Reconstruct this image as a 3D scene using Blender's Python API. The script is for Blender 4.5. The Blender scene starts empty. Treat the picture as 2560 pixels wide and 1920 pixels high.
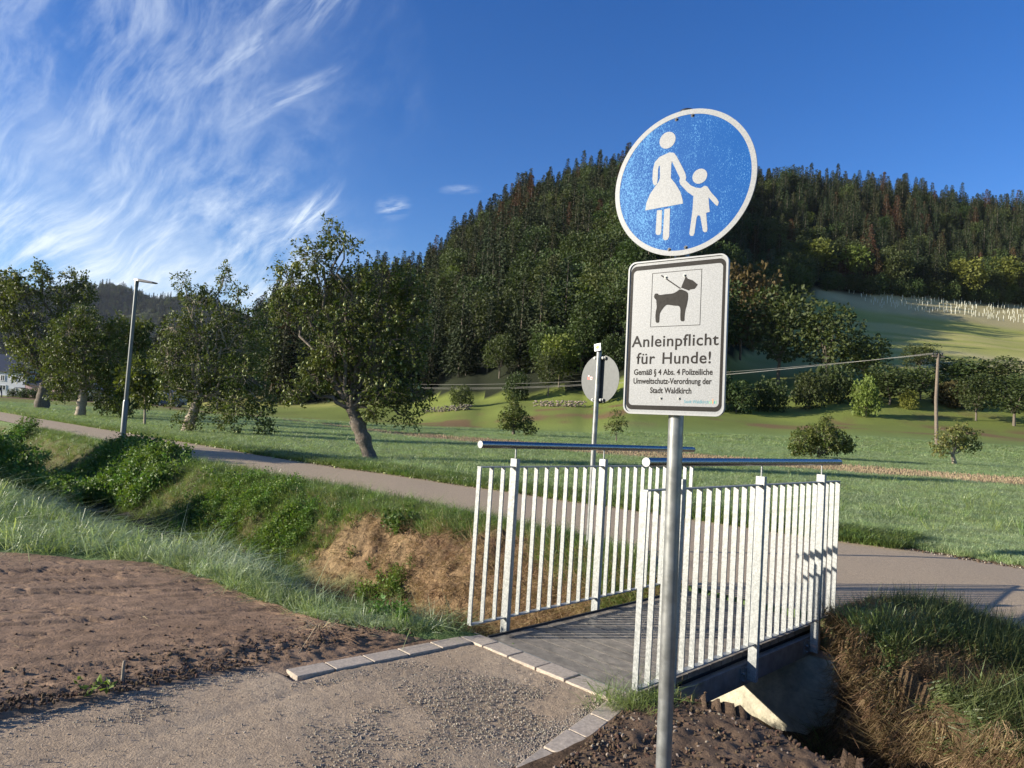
import bpy, math, random
import numpy as np
from mathutils import Matrix, Vector

rng = np.random.default_rng(7)
random.seed(7)
SC = bpy.context.scene
COL = SC.collection

# ------------------------------------------------------------------ camera
CAMZ = 1.517
CR = np.array([0.998026, -0.003043, 0.062730])
CU = np.array([-0.062803, -0.048357, 0.996854])
CF = np.array([0.0, 0.998825, 0.048453])
FPX = 1738.26
cam = bpy.data.cameras.new('camera')
cam.sensor_width = 36.0
cam.sensor_fit = 'HORIZONTAL'
cam.lens = 36.0 * FPX / 2560.0
cam.clip_start = 0.05
cam.clip_end = 9000.0
cob = bpy.data.objects.new('camera', cam)
COL.objects.link(cob)
m = Matrix(((CR[0], CU[0], -CF[0], 0), (CR[1], CU[1], -CF[1], 0), (CR[2], CU[2], -CF[2], CAMZ), (0, 0, 0, 1)))
cob.matrix_world = m
SC.camera = cob

# ------------------------------------------------------------------ light
SUN_EL = 16.0
SDIR = np.array([0.980, 0.199, 0.0])          # where shadows point on the ground
sun = bpy.data.lights.new('sun', 'SUN')
sun.energy = 5.0
sun.angle = math.radians(0.30)
sun.color = (1.0, 0.92, 0.79)
sob = bpy.data.objects.new('sun', sun)
COL.objects.link(sob)
ce, se = math.cos(math.radians(SUN_EL)), math.sin(math.radians(SUN_EL))
sob.rotation_euler = Vector((SDIR[0] * ce, SDIR[1] * ce, -se)).to_track_quat('-Z', 'Y').to_euler()
SUN_ROT = math.atan2(-SDIR[0], -SDIR[1])      # clockwise from +Y seen from above

world = bpy.data.worlds.new('World')
SC.world = world
world.use_nodes = True
NT = world.node_tree
NT.nodes.clear()


def sock(nt, node_inp, v):
    if v is None:
        return
    if hasattr(v, 'is_output'):
        nt.links.new(v, node_inp)
    else:
        node_inp.default_value = v


def M(nt, op, a, b=None, c=None, clamp=False):
    n = nt.nodes.new('ShaderNodeMath')
    n.operation = op
    n.use_clamp = clamp
    for i, v in enumerate((a, b, c)):
        sock(nt, n.inputs[i], v)
    return n.outputs[0]


def smooth(nt, v, lo, hi, olo=0.0, ohi=1.0):
    n = nt.nodes.new('ShaderNodeMapRange')
    n.interpolation_type = 'SMOOTHSTEP'
    sock(nt, n.inputs['Value'], v)
    sock(nt, n.inputs['From Min'], lo)
    sock(nt, n.inputs['From Max'], hi)
    sock(nt, n.inputs['To Min'], olo)
    sock(nt, n.inputs['To Max'], ohi)
    return n.outputs['Result']


def comb(nt, x, y, z=0.0):
    n = nt.nodes.new('ShaderNodeCombineXYZ')
    for i, v in enumerate((x, y, z)):
        sock(nt, n.inputs[i], v)
    return n.outputs[0]


def noise(nt, vec, scale, detail=4.0, rough=0.5, dist=0.0, lac=2.0):
    n = nt.nodes.new('ShaderNodeTexNoise')
    sock(nt, n.inputs['Vector'], vec)
    n.inputs['Scale'].default_value = scale
    n.inputs['Detail'].default_value = detail
    n.inputs['Roughness'].default_value = rough
    n.inputs['Lacunarity'].default_value = lac
    n.inputs['Distortion'].default_value = dist
    return n.outputs['Fac']


def mixc(nt, f, a, b, mode='MIX'):
    n = nt.nodes.new('ShaderNodeMix')
    n.data_type = 'RGBA'
    n.blend_type = mode
    sock(nt, n.inputs[0], f)
    sock(nt, n.inputs[6], a)
    sock(nt, n.inputs[7], b)
    return n.outputs[2]


sky = NT.nodes.new('ShaderNodeTexSky')
sky.sky_type = 'NISHITA'
sky.sun_disc = False
sky.sun_elevation = math.radians(SUN_EL)
sky.sun_rotation = SUN_ROT
sky.altitude = 300
sky.air_density = 1.0
sky.dust_density = 0.35
sky.ozone_density = 3.0
hsv = NT.nodes.new('ShaderNodeHueSaturation')
NT.links.new(sky.outputs[0], hsv.inputs['Color'])
hsv.inputs['Saturation'].default_value = 1.30
hsv.inputs['Hue'].default_value = 0.517
hsv.inputs['Value'].default_value = 1.0

tc = NT.nodes.new('ShaderNodeTexCoord')
sp = NT.nodes.new('ShaderNodeSeparateXYZ')
NT.links.new(tc.outputs['Generated'], sp.inputs[0])
dx, dy, dz = sp.outputs
A = M(NT, 'ARCTAN2', dx, dy)                       # azimuth, 0 = +Y, right positive
E = M(NT, 'ARCSINE', dz)
# a fan of cirrus opening upward out of one point low in the left half of the sky
warp1 = noise(NT, comb(NT, A, E, 3.1), 3.0, 3, 0.5)
warp2 = noise(NT, comb(NT, A, E, 8.7), 3.0, 3, 0.5)
pa = M(NT, 'ADD', M(NT, 'SUBTRACT', A, -0.72), M(NT, 'MULTIPLY', M(NT, 'SUBTRACT', warp1, 0.5), 0.20))
pe = M(NT, 'ADD', M(NT, 'SUBTRACT', E, -0.06), M(NT, 'MULTIPLY', M(NT, 'SUBTRACT', warp2, 0.5), 0.16))
rho = M(NT, 'SQRT', M(NT, 'ADD', M(NT, 'MULTIPLY', pa, pa), M(NT, 'MULTIPLY', pe, pe)))
tht = M(NT, 'ARCTAN2', pa, pe)
fib = noise(NT, comb(NT, M(NT, 'MULTIPLY', tht, 2.6), M(NT, 'MULTIPLY', rho, 2.4), 1.7), 3.2, 9, 0.62, 0.18)
fib2 = noise(NT, comb(NT, M(NT, 'MULTIPLY', tht, 5.5), M(NT, 'MULTIPLY', rho, 3.8), 5.2), 4.5, 8, 0.64, 0.2)
soft = noise(NT, comb(NT, A, E, 0.4), 4.5, 7, 0.62, 0.15)
# how much cloud there is: left half, thick near the horizon, broken upward
edge = M(NT, 'ADD', A, M(NT, 'MULTIPLY', M(NT, 'SUBTRACT', soft, 0.5), 0.55))
m_left = smooth(NT, edge, -0.13, -0.56)
m_far = smooth(NT, A, -2.4, -1.2)
m_low = smooth(NT, M(NT, 'ADD', E, M(NT, 'MULTIPLY', M(NT, 'SUBTRACT', soft, 0.5), 0.25)), 0.30, 0.12)
m_lowA = M(NT, 'MULTIPLY', m_low, smooth(NT, edge, -0.16, -0.34))
cover = M(NT, 'ADD', M(NT, 'MULTIPLY', m_left, 0.50), M(NT, 'MULTIPLY', m_lowA, 0.9))
d1 = smooth(NT, M(NT, 'ADD', M(NT, 'MULTIPLY', fib, 0.62), M(NT, 'MULTIPLY', fib2, 0.38)), 0.40, 0.74)
d2 = smooth(NT, soft, 0.36, 0.72)
dens = M(NT, 'MULTIPLY', cover, M(NT, 'ADD', M(NT, 'MULTIPLY', d1, 0.90), M(NT, 'MULTIPLY', d2, 0.52)))


def wisp(a0, e0, ang, la, lb, k, cut=0.34):
    """one elongated wisp: centre, direction, half length, half width, strength"""
    ca, sa = math.cos(ang), math.sin(ang)
    x = M(NT, 'SUBTRACT', M(NT, 'ADD', A, M(NT, 'MULTIPLY', M(NT, 'SUBTRACT', warp1, 0.5), 0.05)), a0)
    y = M(NT, 'SUBTRACT', M(NT, 'ADD', E, M(NT, 'MULTIPLY', M(NT, 'SUBTRACT', warp2, 0.5), 0.05)), e0)
    p = M(NT, 'ADD', M(NT, 'MULTIPLY', x, ca), M(NT, 'MULTIPLY', y, sa))
    q = M(NT, 'ADD', M(NT, 'MULTIPLY', x, -sa), M(NT, 'MULTIPLY', y, ca))
    r = M(NT, 'SQRT', M(NT, 'ADD', M(NT, 'POWER', M(NT, 'DIVIDE', p, la), 2.0), M(NT, 'POWER', M(NT, 'DIVIDE', q, lb), 2.0)))
    g = smooth(NT, r, 1.0, 0.15)
    n = noise(NT, comb(NT, M(NT, 'MULTIPLY', p, 6.0), M(NT, 'MULTIPLY', q, 34.0), a0 * 9), 2.2, 6, 0.62, 0.4)
    return M(NT, 'MULTIPLY', M(NT, 'MULTIPLY', g, k), smooth(NT, n, cut, 0.72))


for args in ((-0.306, 0.255, 0.95, 0.085, 0.022, 0.75), (-0.185, 0.283, 0.20, 0.034, 0.022, 0.75),
             (-0.085, 0.315, 0.12, 0.040, 0.008, 0.35), (-0.34, 0.40, 0.62, 0.13, 0.018, 0.38),
             (-0.40, 0.44, 0.75, 0.10, 0.016, 0.36), (-0.29, 0.54, 0.95, 0.12, 0.05, 0.34),
             (-0.33, 0.23, 0.55, 0.10, 0.03, 0.40), (-0.36, 0.52, 0.8, 0.09, 0.02, 0.30)):
    dens = M(NT, 'ADD', dens, wisp(*args))
dens = M(NT, 'MULTIPLY', dens, m_far)
dens = M(NT, 'MULTIPLY', dens, smooth(NT, E, -0.02, 0.03))
dens = M(NT, 'MINIMUM', dens, 0.93)
cloudc = (4.9, 5.5, 6.2, 1.0)
skyc = mixc(NT, dens, hsv.outputs[0], cloudc)
bg = NT.nodes.new('ShaderNodeBackground')
NT.links.new(skyc, bg.inputs['Color'])
bg.inputs['Strength'].default_value = 0.094
wo = NT.nodes.new('ShaderNodeOutputWorld')
NT.links.new(bg.outputs[0], wo.inputs['Surface'])

SC.view_settings.view_transform = 'Standard'
SC.view_settings.look = 'None'
SC.view_settings.exposure = 1.0
SC.view_settings.gamma = 1.0
SC.view_settings.use_curve_mapping = False
SC.cycles.use_denoising = True
SC.cycles.max_bounces = 6
SC.cycles.diffuse_bounces = 3
SC.cycles.transparent_max_bounces = 8

# ------------------------------------------------------------------ helpers


def fray(px, py):
    return CF + CR * (px - 1280) / FPX + CU * (960 - py) / FPX


def at(px, py, depth):
    """world point seen at photo pixel (px,py) at the given depth"""
    return fray(px, py) * depth + np.array([0, 0, CAMZ])


P0 = np.array([-.187, 4.828])
AX = np.array([.715, .699])
RT = np.array([.699, -.715])


def ST(s, t, z=0.0):
    """bridge coordinates (along, across, up) to world"""
    p = P0 + AX * s + RT * t
    return np.array([p[0], p[1], z])


def toST(x, y):
    qx, qy = x - P0[0], y - P0[1]
    return qx * AX[0] + qy * AX[1], qx * RT[0] + qy * RT[1]


def _h(ix, iy, seed):
    n = (ix.astype(np.int64) * 374761393 + iy.astype(np.int64) * 668265263 + seed * 1274126177) & 0xffffffff
    n = ((n ^ (n >> 13)) * 1274126177) & 0xffffffff
    n = n ^ (n >> 16)
    return (n & 0xffff) / 65535.0


def vnoise(x, y, seed=0):
    x = np.asarray(x, float)
    y = np.asarray(y, float)
    ix, iy = np.floor(x), np.floor(y)
    fx, fy = x - ix, y - iy
    fx = fx * fx * (3 - 2 * fx)
    fy = fy * fy * (3 - 2 * fy)
    a, b = _h(ix, iy, seed), _h(ix + 1, iy, seed)
    c, d = _h(ix, iy + 1, seed), _h(ix + 1, iy + 1, seed)
    return (a * (1 - fx) + b * fx) * (1 - fy) + (c * (1 - fx) + d * fx) * fy


def fbm(x, y, seed=0, octv=4, gain=0.5):
    s = 0.0
    amp = 1.0
    tot = 0.0
    for i in range(octv):
        s = s + amp * vnoise(np.asarray(x) * 2 ** i + 17.3 * i, np.asarray(y) * 2 ** i - 9.1 * i, seed + i)
        tot += amp
        amp *= gain
    return s / tot


def sstep(x, a, b):
    t = np.clip((x - a) / (b - a), 0, 1)
    return t * t * (3 - 2 * t)


class Geo:
    """collects polygons for one mesh; c = optional per-vertex colour"""

    def __init__(self):
        self.v, self.f, self.m, self.n, self.c = [], [], [], 0, []

    def add(self, verts, faces, mat=0, col=None):
        verts = np.asarray(verts, float).reshape(-1, 3)
        faces = np.asarray(faces, int)
        self.v.append(verts)
        self.f.append(faces + self.n)
        self.m.append(np.full(len(faces), mat))
        self.n += len(verts)
        if col is not None:
            self.c.append(np.asarray(col, float))
        return self

    def box(self, c, size, rot=None, mat=0, taper=1.0):
        x, y, z = np.array(size) / 2.0
        v = np.array([[-x, -y, -z], [x, -y, -z], [x, y, -z], [-x, y, -z], [-x * taper, -y * taper, z], [x * taper, -y * taper, z],
                      [x * taper, y * taper, z], [-x * taper, y * taper, z]])
        if rot is not None:
            v = v @ np.array(rot).T
        F = np.array([[3, 2, 1, 0], [4, 5, 6, 7], [0, 1, 5, 4], [1, 2, 6, 5], [2, 3, 7, 6], [3, 0, 4, 7]])
        if rot is not None and np.linalg.det(np.array(rot)) < 0:
            F = F[:, ::-1]
        return self.add(v + np.array(c), F, mat)

    def tube(self, path, radii, n=8, mat=0, caps=True, jit=0.0):
        path = np.asarray(path, float)
        k = len(path)
        radii = np.broadcast_to(np.asarray(radii, float), (k,))
        tg = np.gradient(path, axis=0)
        tg /= np.linalg.norm(tg, axis=1)[:, None] + 1e-12
        ref = np.array([0, 0, 1.0]) if abs(tg[0][2]) < 0.9 else np.array([1.0, 0, 0])
        V = []
        th = np.linspace(0, 2 * np.pi, n, endpoint=False)
        u = np.cross(tg[0], ref)
        u /= np.linalg.norm(u)
        for i in range(k):
            u = u - tg[i] * (u @ tg[i])
            u /= np.linalg.norm(u) + 1e-12
            w = np.cross(tg[i], u)
            rr = radii[i] * (1 + (jit * (rng.random(n) - .5) if jit else 0))
            V.append(path[i] + (np.cos(th) * rr)[:, None] * u + (np.sin(th) * rr)[:, None] * w)
        V = np.concatenate(V)
        F = []
        for i in range(k - 1):
            for j in range(n):
                a, b = i * n + j, i * n + (j + 1) % n
                F.append([a, b, b + n, a + n])
        self.add(V, F, mat)
        if caps:
            for i, sgn in ((0, -1), (k - 1, 1)):
                ring = V[i * n:(i + 1) * n]
                cc = ring.mean(0)
                vv = np.vstack([ring, cc])
                ff = [[j, (j + 1) % n, n] if sgn > 0 else [(j + 1) % n, j, n] for j in range(n)]
                self.add(vv, ff, mat)
        return self

    def mesh(self, name, mats, smooth_=False):
        me = bpy.data.meshes.new(name)
        V = np.concatenate(self.v) if self.v else np.zeros((0, 3))
        me.vertices.add(len(V))
        me.vertices.foreach_set('co', V.ravel())
        sizes = np.concatenate([np.full(len(f), f.shape[1]) for f in self.f]) if self.f else np.zeros(0, int)
        loops = np.concatenate([f.ravel() for f in self.f]) if self.f else np.zeros(0, int)
        me.loops.add(len(loops))
        me.loops.foreach_set('vertex_index', loops.astype(np.int32))
        me.polygons.add(len(sizes))
        st = np.concatenate([[0], np.cumsum(sizes)[:-1]]) if len(sizes) else np.zeros(0)
        me.polygons.foreach_set('loop_start', st.astype(np.int32))
        me.polygons.foreach_set('material_index', np.concatenate(self.m).astype(np.int32))
        me.polygons.foreach_set('use_smooth', np.full(len(sizes), bool(smooth_)))
        for mt in (mats if isinstance(mats, (list, tuple)) else [mats]):
            me.materials.append(mt)
        if self.c:
            C = np.concatenate(self.c)
            at_ = me.color_attributes.new('Col', 'FLOAT_COLOR', 'POINT')
            at_.data.foreach_set('color', np.c_[C, np.ones(len(C))].ravel())
        me.update(calc_edges=True)
        return me


def tag(o, label=None, cat=None, group=None, kind=None):
    for k, v in (('label', label), ('category', cat), ('group', group), ('kind', kind)):
        if v:
            o[k] = v
    return o


def link(name, me, parent=None, loc=None):
    o = bpy.data.objects.new(name, me)
    COL.objects.link(o)
    if parent is not None:
        o.parent = parent
    if loc is not None:
        o.location = Vector([float(q) for q in loc])
    return o


def empty(name, loc, rz=0.0):
    o = bpy.data.objects.new(name, None)
    COL.objects.link(o)
    o.location = Vector([float(q) for q in loc])
    o.rotation_euler = (0, 0, rz)
    o.empty_display_size = 0.1
    return o


def sub(parent, name, geo, mats, smooth_=False, label=None, world_=True):
    """geo is in world coordinates; becomes a child of parent with an offset"""
    me = geo.mesh(name, mats, smooth_)
    o = link(name, me, parent)
    if world_:
        mw = Matrix.Translation(parent.location) @ Matrix.Rotation(parent.rotation_euler[2], 4, 'Z')
        p = parent
        while p.parent is not None:
            p = p.parent
            mw = Matrix.Translation(p.location) @ mw
        me.transform(mw.inverted())
    if label:
        o['label'] = label
    return o


def bevel(o, w=0.002, seg=2):
    b = o.modifiers.new('bevel', 'BEVEL')
    b.width = w
    b.segments = seg
    b.limit_method = 'ANGLE'
    return o


# ------------------------------------------------------------------ materials
def mat(name, col, rough=0.6, metal=0.0, spec=0.5, var=0.12, vscale=6.0, bump=0.0, bscale=60.0, transl=0.0, attr=False, hue=0.05,
        rand=0.0, col2=None, rvar=0.0, bdist=0.01, coords='Object', bdetail=5, lac=2.0):
    mt = bpy.data.materials.new(name)
    mt.use_nodes = True
    nt = mt.node_tree
    b = nt.nodes['Principled BSDF']
    tcn = nt.nodes.new('ShaderNodeTexCoord')
    geo = nt.nodes.new('ShaderNodeNewGeometry')
    vec = tcn.outputs['Object'] if coords == 'Object' else geo.outputs['Position']
    c = (*col, 1.0)
    src = c
    if attr:
        an = nt.nodes.new('ShaderNodeVertexColor')
        an.layer_name = 'Col'
        src = an.outputs[0]
    if col2 is not None:
        n1 = noise(nt, vec, vscale, 5, 0.6)
        src = mixc(nt, smooth(nt, n1, 0.35, 0.65), src, (*col2, 1.0))
    if var > 0:
        n2 = noise(nt, vec, vscale * 2.3, 6, 0.6)
        v = smooth(nt, n2, 0.25, 0.75, 1 - var, 1 + var)
        vm = nt.nodes.new('ShaderNodeVectorMath')
        vm.operation = 'SCALE'
        sock(nt, vm.inputs[0], src if hasattr(src, 'is_output') else src[:3])
        sock(nt, vm.inputs['Scale'], v)
        src = vm.outputs[0]
    if rand > 0:
        oi = nt.nodes.new('ShaderNodeObjectInfo')
        h = nt.nodes.new('ShaderNodeHueSaturation')
        sock(nt, h.inputs['Color'], src)
        sock(nt, h.inputs['Value'], M(nt, 'ADD', M(nt, 'MULTIPLY', oi.outputs['Random'], 2 * rand), 1 - rand))
        r2 = M(nt, 'FRACT', M(nt, 'MULTIPLY', oi.outputs['Random'], 37.7))
        sock(nt, h.inputs['Hue'], M(nt, 'ADD', M(nt, 'MULTIPLY', r2, hue), 0.5 - hue / 2))
        src = h.outputs[0]
    sock(nt, b.inputs['Base Color'], src)
    if rvar > 0:
        n3 = noise(nt, vec, vscale * 1.7, 5, 0.6)
        sock(nt, b.inputs['Roughness'], smooth(nt, n3, 0.3, 0.7, max(0.02, rough - rvar), rough + rvar))
    else:
        b.inputs['Roughness'].default_value = rough
    b.inputs['Metallic'].default_value = metal
    b.inputs['Specular IOR Level'].default_value = spec
    if bump > 0:
        bn = nt.nodes.new('ShaderNodeBump')
        bn.inputs['Strength'].default_value = bump
        bn.inputs['Distance'].default_value = bdist
        sock(nt, bn.inputs['Height'], noise(nt, vec, bscale, bdetail, 0.65, 0.0, lac))
        nt.links.new(bn.outputs[0], b.inputs['Normal'])
    if transl > 0:
        tr = nt.nodes.new('ShaderNodeBsdfTranslucent')
        sock(nt, tr.inputs['Color'], mixc(nt, 1.0, src, (1.5, 1.55, 0.7, 1), 'MULTIPLY'))
        mx = nt.nodes.new('ShaderNodeMixShader')
        mx.inputs[0].default_value = transl
        nt.links.new(b.outputs[0], mx.inputs[1])
        nt.links.new(tr.outputs[0], mx.inputs[2])
        nt.links.new(mx.outputs[0], nt.nodes['Material Output'].inputs['Surface'])
    return mt


MAT = {}
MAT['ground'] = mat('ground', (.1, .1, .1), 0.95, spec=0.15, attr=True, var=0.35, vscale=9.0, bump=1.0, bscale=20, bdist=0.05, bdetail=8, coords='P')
MAT['soil'] = mat('soil', (.1, .1, .1), 0.85, spec=0.25, attr=True, var=0.28, vscale=5.0, bump=0.8, bscale=55, bdist=0.012, coords='P', bdetail=8)
MAT['gravel'] = mat('gravel', (.1, .1, .1), 0.9, spec=0.25, attr=True, var=0.22, vscale=22.0, bump=1.0, bscale=95, bdist=0.009, coords='P', bdetail=6)
MAT['asphalt'] = mat('asphalt', (.40, .305, .20), 0.85, spec=0.3, var=0.42, vscale=48.0, bump=0.7, bscale=150, bdist=0.005, coords='P', bdetail=3,
                     col2=(.32, .25, .17))
MAT['kerb'] = mat('kerb', (.42, .35, .27), 0.85, spec=0.3, var=0.22, vscale=28, bump=0.5, bscale=180, bdist=0.003, col2=(.35, .295, .235), rand=0.08, hue=0.0)
MAT['galv'] = mat('galvanised_steel', (.345, .35, .335), 0.50, metal=0.35, spec=0.5, var=0.26, vscale=42, bump=0.05, bscale=90, col2=(.26, .27, .262), rvar=0.10, bdist=0.002)
MAT['galvdull'] = mat('galvanised_post', (.27, .275, .265), 0.42, metal=0.55, spec=0.5, var=0.14, vscale=9, bump=0.06, bscale=60, col2=(.21, .215, .205), rvar=0.12, bdist=0.002)
MAT['handrail'] = mat('polished_tube', (.25, .25, .24), 0.27, metal=1.0, var=0.12, vscale=20, rvar=0.08, bump=0.08, bscale=70, bdist=0.002)
MAT['deck'] = mat('deck_board', (.085, .074, .06), 0.42, spec=0.5, var=0.25, vscale=9, bump=0.35, bscale=60, bdist=0.003, col2=(.15, .13, .105), rvar=0.14, rand=0.12, hue=0.0)
MAT['dark'] = mat('dark_plastic', (.02, .02, .022), 0.4, var=0.1)
MAT['rubber'] = mat('rubber_strip', (.015, .015, .016), 0.7, var=0.1)
MAT['concrete'] = mat('concrete', (.50, .46, .34), 0.9, spec=0.2, var=0.22, vscale=5, bump=0.6, bscale=22, bdist=0.02, col2=(.42, .38, .29))
MAT['signwhite'] = mat('sign_white', (.24, .245, .245), 0.42, spec=0.4, var=0.20, vscale=90, bump=0.12, bscale=260, bdist=0.001)
MAT['signrim'] = mat('sign_rim', (.30, .305, .30), 0.35, spec=0.5, var=0.06, vscale=40)
MAT['signblack'] = mat('sign_black', (.016, .014, .012), 0.5, spec=0.12, var=0.25, vscale=60, rvar=0.08)
MAT['signback'] = mat('sign_back', (.078, .082, .082), 0.55, metal=0.35, spec=0.4, var=0.10, vscale=14)
MAT['logo'] = mat('logo_teal', (.03, .22, .28), 0.4, var=0.05)
MAT['logog'] = mat('logo_green', (.16, .38, .22), 0.4, var=0.05)
MAT['logoo'] = mat('logo_orange', (.55, .22, .08), 0.4, var=0.05)
MAT['yellow'] = mat('label_yellow', (.75, .42, .04), 0.5, var=0.1)
MAT['stickr'] = mat('sticker_red', (.55, .08, .06), 0.5, var=0.1)
MAT['stickw'] = mat('sticker_pale', (.62, .45, .42), 0.5, var=0.1)
MAT['bark'] = mat('bark', (.13, .105, .08), 0.9, spec=0.2, var=0.35, vscale=7, bump=0.9, bscale=22, bdist=0.03, col2=(.15, .13, .105))
MAT['bark2'] = mat('pale_bark', (.30, .25, .19), 0.85, spec=0.2, var=0.3, vscale=7, bump=0.6, bscale=25, bdist=0.02)
MAT['spruce'] = mat('spruce_needles', (.024, .035, .013), 0.7, spec=0.2, var=0.25, vscale=0.5, rand=0.34, transl=0.05)
MAT['spruce2'] = mat('fir_needles', (.036, .040, .014), 0.7, spec=0.2, var=0.25, vscale=0.5, rand=0.30, transl=0.05)
MAT['brownfir'] = mat('brown_needles', (.062, .038, .020), 0.8, spec=0.1, var=0.25, vscale=0.5, rand=0.30, transl=0.10)
MAT['decid'] = mat('broad_leaves', (.050, .071, .018), 0.6, spec=0.3, var=0.28, vscale=0.6, rand=0.26, transl=0.22)
MAT['decidlt'] = mat('light_leaves', (.12, .14, .026), 0.6, spec=0.3, var=0.25, vscale=0.6, rand=0.18, transl=0.25)
MAT['bluefir'] = mat('bluish_needles', (.060, .085, .055), 0.7, spec=0.2, var=0.2, vscale=0.5, rand=0.12, transl=0.1)
MAT['redleaf'] = mat('rusty_leaves', (.080, .066, .024), 0.7, spec=0.2, var=0.3, vscale=1.2, rand=0.2, transl=0.2)
MAT['pearleaf'] = mat('pear_leaves', (.056, .084, .016), 0.5, spec=0.25, var=0.35, vscale=2.5, transl=0.20, col2=(.115, .125, .030))
MAT['appleleaf'] = mat('apple_leaves', (.058, .088, .017), 0.5, spec=0.25, var=0.35, vscale=2.0, transl=0.20, col2=(.115, .130, .030))
MAT['yelleaf'] = mat('yellowing_leaves', (.105, .130, .030), 0.5, spec=0.4, var=0.35, vscale=1.5, transl=0.28, col2=(.16, .15, .04))
MAT['walnutleaf'] = mat('walnut_leaves', (.10, .12, .025), 0.5, spec=0.4, var=0.3, vscale=1.2, transl=0.28, col2=(.075, .09, .022))
MAT['pear'] = mat('pear_fruit', (.30, .32, .12), 0.4, spec=0.5, var=0.2, vscale=10)
MAT['grassdew'] = mat('dewy_grass', (.27, .345, .145), 0.45, spec=0.6, var=0.28, vscale=0.8, rand=0.26, transl=0.30, coords='P', col2=(.28, .34, .18))
MAT['grasslong'] = mat('long_grass', (.135, .20, .045), 0.42, spec=0.55, var=0.30, vscale=1.5, rand=0.30, transl=0.30, coords='P', col2=(.17, .215, .07))
MAT['grasspale'] = mat('pale_dewy_grass', (.36, .42, .27), 0.42, spec=0.6, var=0.28, vscale=1.5, rand=0.25, transl=0.30, coords='P', col2=(.24, .31, .12))
MAT['straw'] = mat('dry_grass', (.34, .245, .14), 0.7, spec=0.2, var=0.3, vscale=4, rand=0.25, transl=0.2, coords='P', col2=(.22, .145, .08))
MAT['weed'] = mat('weed_leaves', (.11, .175, .028), 0.55, spec=0.3, var=0.3, vscale=6, rand=0.22, transl=0.28)
MAT['nettle'] = mat('nettle_leaves', (.100, .165, .030), 0.55, spec=0.35, var=0.3, vscale=5, rand=0.20, transl=0.25)
MAT['stone'] = mat('stone', (.22, .18, .14), 0.85, spec=0.25, var=0.3, vscale=20, rand=0.35, bump=0.3, bscale=60, bdist=0.01)
MAT['clod'] = mat('soil_clod', (.095, .062, .040), 0.9, spec=0.2, var=0.3, vscale=20, rand=0.30, bump=0.5, bscale=60, bdist=0.01)
MAT['pebble'] = mat('pebble', (.27, .23, .18), 0.8, spec=0.3, var=0.2, vscale=20, rand=0.35)
MAT['wood'] = mat('weathered_wood', (.16, .125, .095), 0.85, var=0.3, vscale=5, bump=0.3, bscale=40)
MAT['wire'] = mat('wire', (.22, .21, .19), 0.5, metal=0.3, var=0.0)
MAT['lampg'] = mat('lamp_grey', (.12, .127, .125), 0.38, metal=0.4, spec=0.5, var=0.08, vscale=4)
MAT['lampd'] = mat('lamp_dark', (.045, .045, .048), 0.4, spec=0.5, var=0.08)
MAT['render'] = mat('house_render', (.55, .56, .57), 0.8, var=0.05, vscale=1.0)
MAT['pinkrender'] = mat('pink_render', (.52, .33, .32), 0.8, var=0.05, vscale=1.0)
MAT['roof'] = mat('roof_dark', (.028, .032, .045), 0.45, var=0.15, vscale=2.0)
MAT['pane'] = mat('window_pane', (.03, .04, .05), 0.12, spec=0.6, var=0.0)
MAT['pvc'] = mat('window_frame', (.72, .72, .72), 0.4, var=0.02)
MAT['tube'] = mat('shelter_tube', (.66, .66, .58), 0.6, var=0.05, transl=0.2)
MAT['carpaint'] = mat('car_paint', (.035, .045, .06), 0.25, metal=0.3, var=0.02)
MAT['cloth'] = mat('jacket_navy', (.02, .03, .07), 0.8, var=0.15, vscale=12)
MAT['skin'] = mat('skin', (.45, .27, .19), 0.5, var=0.05)
MAT['hair'] = mat('hair', (.05, .035, .025), 0.6, var=0.1)
MAT['water'] = mat('shallow_water', (.02, .022, .018), 0.06, spec=0.6, var=0.0, bump=0.1, bscale=12)
MAT['stub'] = mat('corn_stubble', (.25, .19, .115), 0.8, spec=0.2, var=0.25, vscale=5, rand=0.3)

# the blue retroreflective sheet: glass-bead sparkle is painted into the colour, with water streaks
mt = bpy.data.materials.new('sign_blue')
mt.use_nodes = True
nt = mt.node_tree
b = nt.nodes['Principled BSDF']
tcn = nt.nodes.new('ShaderNodeTexCoord')
mp = nt.nodes.new('ShaderNodeMapping')
mp.inputs['Scale'].default_value = (1, 1, 0.55)
nt.links.new(tcn.outputs['Object'], mp.inputs[0])
n1 = noise(nt, mp.outputs[0], 330, 2, 0.5)
n2 = noise(nt, tcn.outputs['Object'], 5.5, 4, 0.6)
mp2 = nt.nodes.new('ShaderNodeMapping')
mp2.inputs['Scale'].default_value = (30, 30, 1.2)
nt.links.new(tcn.outputs['Object'], mp2.inputs[0])
n3 = noise(nt, mp2.outputs[0], 1.0, 4, 0.6)
sepo = nt.nodes.new('ShaderNodeSeparateXYZ')
nt.links.new(tcn.outputs['Object'], sepo.inputs[0])
lft = smooth(nt, sepo.outputs[0], 0.10, -0.27)            # the painted sparkle gets brighter towards the left
k = M(nt, 'ADD', M(nt, 'MULTIPLY', n1, 0.62), M(nt, 'ADD', M(nt, 'MULTIPLY', n2, 0.22), M(nt, 'MULTIPLY', n3, 0.16)))
k = M(nt, 'ADD', k, M(nt, 'MULTIPLY', lft, 0.12))
f = smooth(nt, k, 0.53, 0.73)
c = mixc(nt, f, (.001, .062, .24, 1), (.09, .26, .48, 1))
nt.links.new(c, b.inputs['Base Color'])
b.inputs['Roughness'].default_value = 0.45
b.inputs['Specular IOR Level'].default_value = 0.10
MAT['signblue'] = mt
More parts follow.
